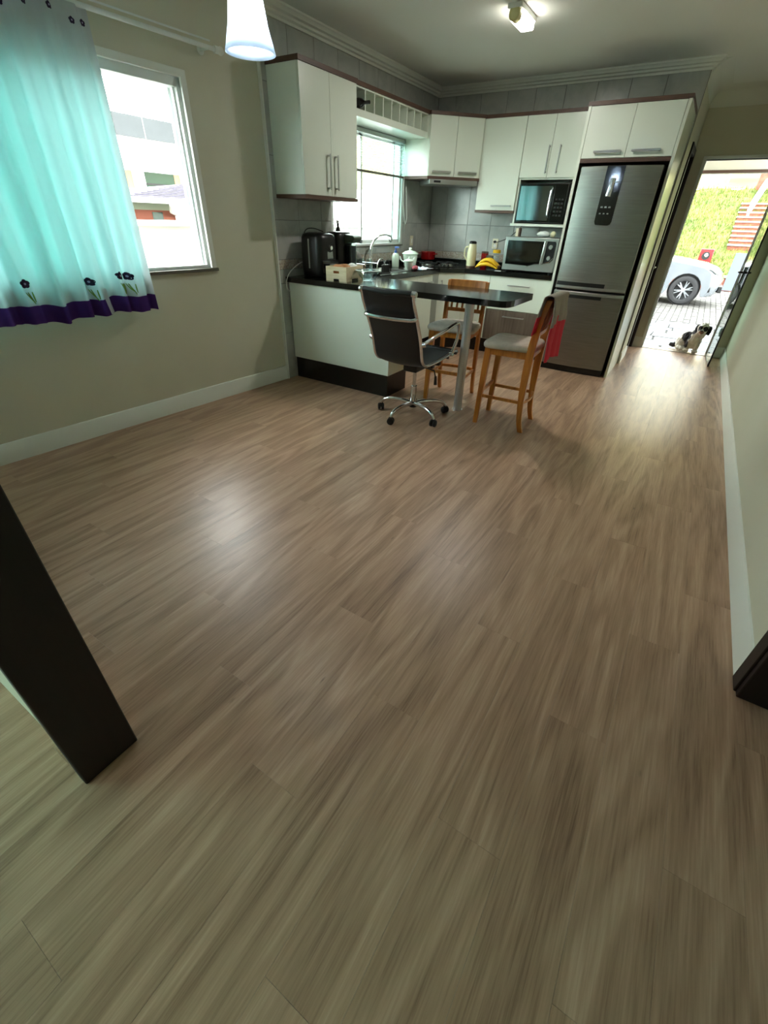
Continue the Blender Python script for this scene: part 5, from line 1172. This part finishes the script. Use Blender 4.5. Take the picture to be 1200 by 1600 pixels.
for k in range(14000):
    x = rnd.uniform(-2.6, 4.2); y = 19.1 + (CRY - 19.1) * rnd.random(); z = hill(x, y); h = rnd.uniform(0.05, 0.16); a = rnd.random() * PI; w = rnd.uniform(0.008, 0.02)
    dx, dy = math.cos(a) * w, math.sin(a) * w; lx, ly = rnd.uniform(-0.06, 0.06), rnd.uniform(-0.06, 0.06); n0 = len(vs)
    vs += [(x - dx, y - dy, z - 0.01), (x + dx, y + dy, z - 0.01), (x + lx, y + ly, z + h)]; fs.append((n0, n0 + 1, n0 + 2))
bl.add(vs, fs); o = link('grass_blades', bl.mesh('grass_blades', 'blade', False), so, True); o['kind'] = 'stuff'
# brick garden steps climbing the slope
gs = thing('garden_steps', 'brick garden steps climbing the right side of the grass bank', 'steps', (1.6, 19.2, GZ))
for k in range(10):
    u = k / 9; c_ = onhill(1158 + 20 * u, 391 - 66 * u); x, y = c_[0], c_[1]; z = hill(x, y) + 0.10
    st = build(MB().box(x - 0.42, x + 0.50, y - 0.05, y + 0.60, z - 0.36, z), 'step', 'brick', gs, smooth=False)
    build(MB().box(x - 0.45, x + 0.53, y - 0.09, y + 0.62, z, z + 0.05), 'tread', 'cement', st, bevel=0.006)
hr = thing('stair_handrail', 'white sloping handrail boards beside the garden steps', 'handrail', (2.0, 23, 1.6))
pa_, pb_ = Vector(ony(1175, 319, 23.2)), Vector(ony(1197, 286, 25.2))
for k in range(2):
    dz_ = Vector((0, 0, 0.02 - 0.20 * k)); build(MB().tube([pa_ + dz_, pb_ + (pb_ - pa_) * 0.3 + dz_], 0.075, 8), 'rail', 'white', hr)
for p_ in (pa_, pb_): build(MB().cyl((p_.x, p_.y, hill(p_.x, p_.y) - 0.05), (p_.x, p_.y, p_.z + 0.12), 0.05, n=10), 'post', 'white', hr)
# grey board and red box
gq = [ony(px, py, 18.55) for px, py in ((1131, 436), (1149, 436), (1161, 396), (1143, 396))]
gx0, gx1 = float(gq[0][0]) + 0.05, float(gq[1][0]) + 0.05; gh = float(gq[2][2]) - GZ
bd = thing('grey_board', 'blue-grey board leaning on the kerb near the garden steps', 'board', (gx0 + 0.2, 18.5, GZ))
build(MB().add([(x, y + d, z) for d in (0, 0.04) for x, y, z in ((gx0, 18.42, GZ), (gx1, 18.42, GZ), (gx1, 18.68, GZ + gh), (gx0, 18.68, GZ + gh))], [(0, 1, 2, 3), (4, 7, 6, 5), (0, 4, 5, 1), (1, 5, 6, 2), (2, 6, 7, 3), (3, 7, 4, 0)]), 'panel', mat('blue_grey_paint', (52, 62, 78), 0.5), bd)
build(MB().box(gx0 + 0.05, gx0 + 0.09, 18.60, 18.66, GZ, GZ + gh * 0.55), 'strut', 'alu', bd)
build(MB().box(gx1 - 0.09, gx1 - 0.05, 18.60, 18.66, GZ, GZ + gh * 0.55), 'strut', 'alu', bd)
rb_ = onhill(1098, 412); rx_t = thing('red_box', 'red square box with a dark round opening on the grass bank', 'box', (rb_[0], rb_[1], rb_[2]))
rz_ = float(rb_[2]) - 0.02; ry_ = float(rb_[1])
build(MB().box(rb_[0] - 0.19, rb_[0] + 0.19, ry_ - 0.10, ry_ + 0.16, rz_, rz_ + 0.44), 'housing', 'red', rx_t, bevel=0.01)
build(MB().cyl((rb_[0], ry_ - 0.112, rz_ + 0.25), (rb_[0], ry_ - 0.099, rz_ + 0.25), 0.12, n=20), 'opening', 'black', rx_t)
build(MB().sphere((rb_[0] + 0.01, ry_ - 0.11, rz_ + 0.27), 0.055, 12, 8), 'white_knob', 'white', rx_t)
# things at the top of the slope
gpost = onhill(1114, 289); zb = hill(gpost[0], gpost[1]); gy = float(gpost[1])
t = thing('grey_post', 'grey post standing at the top of the grass bank', 'post', (gpost[0], gy, zb))
build(MB().box(gpost[0] - 0.11, gpost[0] + 0.11, gy, gy + 0.2, zb - 0.1, zb + 2.2), 'shaft', mat('grey_post_paint', (112, 116, 128), 0.6), t)
build(MB().box(gpost[0] - 0.15, gpost[0] + 0.15, gy - 0.04, gy + 0.24, zb - 0.1, zb + 0.08), 'footing', 'cement', t)
bp_ = onhill(1162, 285); zb = hill(bp_[0], bp_[1]); by_ = float(bp_[1])
t = thing('garden_bench', 'white slatted bench at the top of the grass bank', 'bench', (bp_[0], by_, zb))
for k in range(3): build(MB().box(bp_[0] - 0.62, bp_[0] + 0.62, by_ + k * 0.16, by_ + 0.12 + k * 0.16, zb + 0.40, zb + 0.44), 'slat', 'white', t)
for k in range(2): build(MB().box(bp_[0] - 0.62, bp_[0] + 0.62, by_ + 0.48, by_ + 0.52, zb + 0.58 + k * 0.2, zb + 0.70 + k * 0.2), 'back_slat', 'white', t)
for s_ in (-0.55, 0.55):
    for y in (by_ + 0.03, by_ + 0.45): build(MB().box(bp_[0] + s_ - 0.03, bp_[0] + s_ + 0.03, y, y + 0.06, zb - 0.05, zb + (0.40 if y < by_ + 0.2 else 0.95)), 'leg', 'white', t)
bk = onhill(1183, 305); bky = float(bk[1]) + 0.4; zb = hill(bk[0], bky)
t = thing('brown_post', 'reddish brown post above the garden steps', 'post', (bk[0], bky, zb))
build(MB().box(bk[0] - 0.12, bk[0] + 0.20, bky, bky + 0.3, zb - 0.1, zb + 2.4), 'shaft', 'brick', t)
build(MB().box(bk[0] - 0.16, bk[0] + 0.24, bky - 0.04, bky + 0.34, zb + 2.4, zb + 2.46), 'cap', 'cement', t)
# porch roof in front of the door
t = thing('porch_roof', 'cream porch roof edge seen above the front door', 'roof', (0.2, 8.8, 2.2))
build(MB().box(-3.0, 3.4, 7.67, 10.0, 2.60, 2.70), 'roof_slab', 'white', t, smooth=False)
build(MB().box(-3.0, 3.4, 9.0, 9.15, 2.085, 2.60), 'front_beam', mat('cream_beam', (226, 220, 200), 0.7), t, smooth=False)
build(MB().box(-3.0, 3.4, 8.985, 9.0, 2.085, 2.12), 'beam_trim', 'brown', t)
for xx in (-2.9, 3.2): build(MB().box(xx, xx + 0.15, 9.0, 9.15, GZ, 2.60), 'post', 'cement', t)

# ---- white hatchback, nose to the right
cw = onz(1058.7, 476, GZ)
car = thing('car', 'white hatchback car parked across the driveway with its nose right', 'car', (cw[0], cw[1] + 0.08, GZ))
def cm4(mb): return mb.xf(Matrix.Translation((cw[0], cw[1] + 0.08, GZ)))
WB_, RWH = 2.45, 0.31
def arch(cx_, r_): return [(cx_ + r_ * math.cos(a), RWH + r_ * math.sin(a)) for a in [PI * k / 10 for k in range(11)]]
side = [(0.66, 0.20), (0.74, 0.26), (0.77, 0.42), (0.76, 0.55), (0.70, 0.68), (0.55, 0.80), (0.30, 0.88), (-0.05, 0.94), (-0.45, 0.99), (-0.75, 1.02), (-1.6, 1.02), (-2.5, 1.03), (-3.0, 1.03), (-3.10, 0.9), (-3.12, 0.45), (-3.05, 0.24)]
low = [(-2.80, 0.22)] + [(x, z) for x, z in reversed(arch(-WB_, 0.355))] + [(-2.05, 0.20), (-0.42, 0.20)] + [(x, z) for x, z in reversed(arch(0, 0.355))] + [(0.42, 0.20)]
prf = side + low
rings = []
for yv, ins in ((0.0, 0.030), (0.02, 0.012), (0.06, 0.0), (0.25, -0.004), (0.80, -0.006), (1.35, -0.004), (1.54, 0.0), (1.58, 0.012), (1.60, 0.030)):
    e_ = abs(yv - 0.8) / 0.8; ring = []
    for x, z in prf:
        x2 = x - 0.26 * e_ ** 3 * min(max((x - 0.38) / 0.36, 0), 1) + (0.20 * e_ ** 3 if x < -2.85 else 0.0)
        up = z > 0.7
        ring.append((x2, yv, z - (ins if up else 0) - (0.05 * e_ ** 2 if up else 0)))
    rings.append(ring)
cb_ = build(cm4(MB().loft(rings)), 'body', 'carpaint', car, bevel=0.01, ang=40)
cabp = [(-0.62, 1.0), (-1.25, 1.40), (-1.6, 1.47), (-2.3, 1.46), (-2.75, 1.36), (-3.02, 1.02)]
cr2 = []
for yv, k in ((0.10, 0.0), (0.22, 0.96), (0.80, 1.0), (1.38, 0.96), (1.50, 0.0)):
    cr2.append([(x, yv, 1.0 + (z - 1.0) * k if z > 1.02 else z - 0.03) for x, z in cabp])
build(cm4(MB().loft(cr2)), 'cabin', 'carpaint', car, ang=40)
gp_ = [(-0.80, 1.05), (-1.28, 1.36), (-1.62, 1.41), (-1.62, 1.05)]
for yv in (0.125, 1.455):
    build(cm4(MB().prism(gp_, 'y', yv, yv + 0.02)), 'side_window', 'black_gloss', car)
    build(cm4(MB().prism([(-1.68, 1.05), (-1.68, 1.41), (-2.3, 1.40), (-2.6, 1.30), (-2.7, 1.05)], 'y', yv, yv + 0.02)), 'side_window', 'black_gloss', car)
build(cm4(MB().add([(-0.66, 0.25, 1.01), (-0.66, 1.35, 1.01), (-1.24, 1.26, 1.405), (-1.24, 0.34, 1.405)], [(0, 1, 2, 3)])), 'windscreen', 'black_gloss', car, solid=0.01)
def wheel(cx_, yv, s):
    w = build(cm4(MB().lathe([(0.20, 0.0), (0.25, -0.012 * s), (0.295, 0.0), (0.31, 0.03 * s), (0.31, 0.16 * s), (0.29, 0.19 * s), (0.20, 0.19 * s)], (cx_, yv, RWH), 32, 'y', caps=False)), 'tyre', 'tyre', car)
    build(cm4(MB().lathe([(0.205, 0.0), (0.205, 0.15 * s), (0.19, 0.15 * s), (0.19, 0.02 * s)], (cx_, yv, RWH), 32, 'y', caps=False)), 'rim', 'alloy', w)
    build(cm4(MB().cyl((cx_, yv + 0.09 * s, RWH), (cx_, yv + 0.10 * s, RWH), 0.20, n=28)), 'brake_disc', 'black_matte', w)
    build(cm4(MB().cyl((cx_, yv + 0.01 * s, RWH), (cx_, yv + 0.06 * s, RWH), 0.045, n=18)), 'hub_cap', 'alloy', w)
    for k in range(6):
        a = k * PI / 3 + 0.25
        for da in (-0.16, 0.16):
            p0 = Vector((cx_ + 0.03 * math.cos(a), yv + 0.03 * s, RWH + 0.03 * math.sin(a))); p1 = Vector((cx_ + 0.195 * math.cos(a + da), yv + 0.018 * s, RWH + 0.195 * math.sin(a + da)))
            build(cm4(MB().tube([p0, p1], [0.018, 0.014], 6)), 'spoke', 'alloy', w)
wheel(0, 0.015, 1); wheel(-WB_, 0.015, 1); wheel(0, 1.585, -1); wheel(-WB_, 1.585, -1)
build(cm4(MB().cyl((0, 0.12, RWH), (0, 0.35, RWH), 0.345, n=28)), 'arch_liner', 'black_matte', car)
build(cm4(MB().cyl((-WB_, 0.12, RWH), (-WB_, 0.35, RWH), 0.345, n=28)), 'arch_liner', 'black_matte', car)
hl = MB().add([(0.30, -0.006, 0.80), (0.44, -0.002, 0.77), (0.545, 0.06, 0.70), (0.60, 0.20, 0.66), (0.58, 0.24, 0.76), (0.47, 0.10, 0.815)], [(0, 1, 2, 3, 4, 5)])
build(cm4(hl), 'headlight', 'headlight', car, solid=0.03)
build(cm4(MB().box(0.44, 0.545, 0.012, 0.10, 0.30, 0.43)), 'fog_lamp_insert', 'black', car, bevel=0.02)
build(cm4(MB().box(0.70, 0.785, 0.35, 1.25, 0.28, 0.42)), 'grille', 'black', car, bevel=0.01)
build(cm4(MB().tube([(-0.62, 0.06, 1.05), (-0.66, -0.06, 1.08), (-0.70, -0.12, 1.10)], [0.02, 0.05, 0.07], 10)), 'wing_mirror', 'carpaint', car)

# ---- dog on the threshold
dg = onz(1089, 552.5, 0.0); DL = Vector((dg[0] - 0.085, FY + 0.10, 0.005))
raw = MB()
def E(c, r): raw.sphere(c, r, 16, 12)
E((0, 0, .17), (.082, .085, .13)); E((-.02, .03, .19), (.085, .09, .10)); E((-.09, .06, .15), (.105, .095, .11)); E((-.15, .06, .10), (.085, .095, .098)); E((-.13, -.035, .032), (.065, .05, .030))
E((-.05, -.045, .10), (.036, .036, .10)); E((-.052, -.065, .022), (.038, .045, .022)); E((.052, -.04, .10), (.034, .034, .10)); E((.058, -.062, .022), (.038, .045, .022))
E((.035, -.02, .25), (.07, .07, .07)); E((.055, -.045, .315), (.072, .068, .066)); E((.062, -.108, .292), (.040, .032, .028)); E((.062, -.10, .272), (.030, .028, .022))
E((-.018, -.03, .300), (.026, .034, .060)); E((.128, -.03, .300), (.026, .034, .060)); E((.055, -.03, .365), (.045, .045, .028)); E((-.25, .07, .04), (.065, .032, .032)); E((-.20, .08, .06), (.06, .04, .04))
tmp = bpy.data.objects.new('tmp_dog', raw.mesh('tmp_dog', None)); C.objects.link(tmp)
q = tmp.modifiers.new('r', 'REMESH'); q.mode = 'VOXEL'; q.voxel_size = 0.007
q = tmp.modifiers.new('s', 'SMOOTH'); q.iterations = 6; q.factor = 0.5
dps = bpy.context.evaluated_depsgraph_get(); me = bpy.data.meshes.new_from_object(tmp.evaluated_get(dps)); bpy.data.objects.remove(tmp)
for v in me.vertices:
    p = v.co.copy(); n_ = mnoise.noise(Vector((p.x * 60, p.y * 60, p.z * 22))) * 0.007 + mnoise.noise(p * 25) * 0.006
    v.co = p + v.normal * n_
    if v.co.z < 0.0: v.co.z = 0.0
ca_ = me.color_attributes.new('Col', 'FLOAT_COLOR', 'POINT')
def inside(p, c, r): return sum(((p[i] - c[i]) / r[i]) ** 2 for i in range(3)) < 1 + 0.35 * mnoise.noise(p * 40)
blk = [((-.03, -.03, .295), (.045, .06, .075)), ((.135, -.03, .295), (.04, .06, .075)), ((.028, -.10, .325), (.030, .05, .032)), ((.092, -.10, .325), (.030, .05, .032)), ((-.10, -.01, .19), (.065, .09, .065)), ((-.07, .02, .10), (.04, .13, .06)), ((-.26, .06, .05), (.045, .06, .05))]
wh_, bk_, tan_ = lin((226, 220, 208)), lin((34, 28, 30)), lin((150, 112, 90))
for v in me.vertices:
    c_ = wh_
    if any(inside(v.co, *b) for b in blk): c_ = bk_
    elif inside(v.co, (.062, -.13, .28), (.03, .03, .03)): c_ = tan_
    ca_.data[v.index].color = c_
me.materials.append(attr_mat('dog_fur')); me.polygons.foreach_set('use_smooth', [True] * len(me.polygons)); me.name = 'dog_body'
dgt = thing('dog', 'small black and white shaggy dog sitting on the doorstep', 'dog', tuple(DL), -0.22)
body = link('dog_body', me, dgt, False)
build(MB().sphere((.063, -.140, .302), (.011, .009, .009), 12, 8), 'nose', 'black', dgt, world=False)
for s in (-1, 1): build(MB().sphere((.060 + s * .030, -.106, .326), .008, 10, 8), 'eye', 'black_gloss', dgt, world=False)

# ================================================================== OUTSIDE, LEFT WINDOW
W['wallwhite'] = mat('white_render', (236, 236, 232), 0.85)
W['greyband'] = noisy('grey_parapet', [(0.3, (64, 67, 69)), (0.7, (69, 72, 74))], ns=1.5, rough=0.85)
W['roof'] = noisy('violet_grey_roof', [(0.3, (58, 54, 66)), (0.7, (80, 75, 88))], ns=9, rough=0.8)
W['darkglass'] = mat('green_grey_window', (40, 58, 52), 0.12, coat=0.4)
fw = thing('fence_wall', 'tall white rendered boundary wall outside the living room window', 'wall', (-6.1, 5.0, GZ))
build(MB().box(-6.2, -6.0, -2, 16, GZ - 0.1, 1.27), 'wall_panel', 'wallwhite', fw, smooth=False)
build(MB().box(-6.26, -5.94, -2, 16, 1.27, 1.33), 'coping', 'wallwhite', fw, bevel=0.008)
# neighbour house: eaves, wall, tiled roof
HXn = -12.0; k_ = 12.0 / 9.0
def hp_(x, y): return onx(x, y, HXn)
e0_, e1_ = hp_(180, 318), hp_(304, 315); ze = 0.5 * (e0_[1] * 0 + e0_[2] + e1_[2])
y0_, y1_ = 4.5, float(e1_[1]) + 0.15
nh = thing('neighbour_house', 'low neighbour house with violet grey tiled roof past the white wall', 'house', (HXn - 2, 7.0, -0.6))
build(MB().box(HXn - 6, HXn - 0.6, y0_, y1_ - 0.5, -0.8, ze), 'wall', mat('pale_green_render', (136, 142, 122), 0.85), nh, smooth=False)
build(MB().box(HXn - 0.1, HXn + 0.04, y0_, y1_, ze - 0.02, ze + 0.10), 'gutter', 'wallwhite', nh, bevel=0.02)
build(MB().box(HXn - 0.6, HXn, y0_, y1_, ze + 0.01, ze + 0.05), 'soffit', 'wallwhite', nh)
# hipped roof with tile courses
rb0 = HXn - 0.02; ap = Vector(onx(293, 287, HXn - 2.2)); yl = float(hp_(190, 313)[1])
bz_ = ze + 0.07
rf = build(MB().add([(rb0, yl, bz_), (rb0, y1_, bz_), (rb0 - 4.4, y1_, bz_), (rb0 - 4.4, yl, bz_), tuple(ap)], [(0, 1, 4), (1, 2, 4), (2, 3, 4), (3, 0, 4), (3, 2, 1, 0)]), 'roof', 'roof', nh, smooth=False)
co = MB()
for k in range(1, 12):
    u = k / 12; A = Vector((rb0, yl, bz_)).lerp(ap, u); B = Vector((rb0, y1_, bz_)).lerp(ap, u)
    co.tube([A + Vector((0.01, 0, 0.012)), B + Vector((0.01, 0, 0.012))], 0.018, 6)
co_o = build(co, 'roof_tile_courses', 'roof', rf, smooth=True); co_o['kind'] = 'stuff'
w0, w1 = hp_(217, 334), hp_(293, 325)
wn = build(MB().box(HXn - 0.62, HXn - 0.58, float(w0[1]), float(w1[1]), float(w0[2]) - 0.5, ze - 0.16), 'window', mat('terracotta_shutter', (112, 60, 42), 0.8), nh)
build(MB().box(HXn - 0.585, HXn - 0.57, float(w0[1]) + 0.75, float(w0[1]) + 1.05, ze - 0.5, ze - 0.2), 'pane', 'darkglass', wn)
dpz = MB().tube([(HXn - 0.05, y1_ - 0.85, ze - 0.02), (HXn - 0.3, y1_ - 0.7, ze - 0.18), (HXn - 0.52, y1_ - 0.4, ze - 0.26), (HXn - 0.54, y1_ - 0.4, -0.6)], 0.05, 8)
build(dpz, 'downpipe', 'wallwhite', nh)
# long white building behind
BX = -20.0; kk = 20 / 16
def bz(z): return 1.42 + (z - 1.42) * kk
def by(y): return y * kk
nb = thing('white_building', 'long white building with a grey parapet band and recessed windows', 'building', (BX - 3, 13, -0.5))
wins = [(9.0, 10.52), (10.70, 12.29), (12.5, 14.0)]
bw = MB().box(BX - 6, BX, -5, 26, bz(2.76), bz(3.31)).box(BX - 6, BX - 0.5, -5, 26, -0.5, bz(2.76)).box(BX - 6, BX, -5, 26, -0.5, bz(1.85))
ed_ = [by(-4)] + [by(v) for w in wins for v in w] + [26]
for a, b in zip(ed_[::2], ed_[1::2]): bw.box(BX - 0.5, BX, a, b, bz(1.85), bz(2.76))
build(bw, 'wall', 'wallwhite', nb, smooth=False)
build(MB().box(BX - 6, BX + 0.05, -5, 26, bz(3.31), bz(3.83)), 'parapet_band', 'greyband', nb, smooth=False)
build(MB().box(BX + 0.045, BX + 0.055, by(11.0), by(11.03), bz(3.31), bz(3.83)), 'band_joint', 'grout', nb)
for a, b in wins:
    wv = build(MB().box(BX - 0.52, BX - 0.42, by(a) + 0.30, by(b) - 0.32, bz(1.85), bz(2.50)), 'window', 'darkglass', nb)
    build(MB().box(BX - 0.45, BX - 0.40, by(b) - 0.32, by(b) - 0.05, bz(1.85), bz(2.50)), 'curtain_side', mat('orange_print', (150, 112, 84), 0.9), wv)
    build(MB().box(BX - 0.415, BX - 0.40, by(a) + 0.30, by(b) - 0.32, bz(2.18) - 0.03, bz(2.18) + 0.03), 'glazing_bar', 'black_matte', wv)
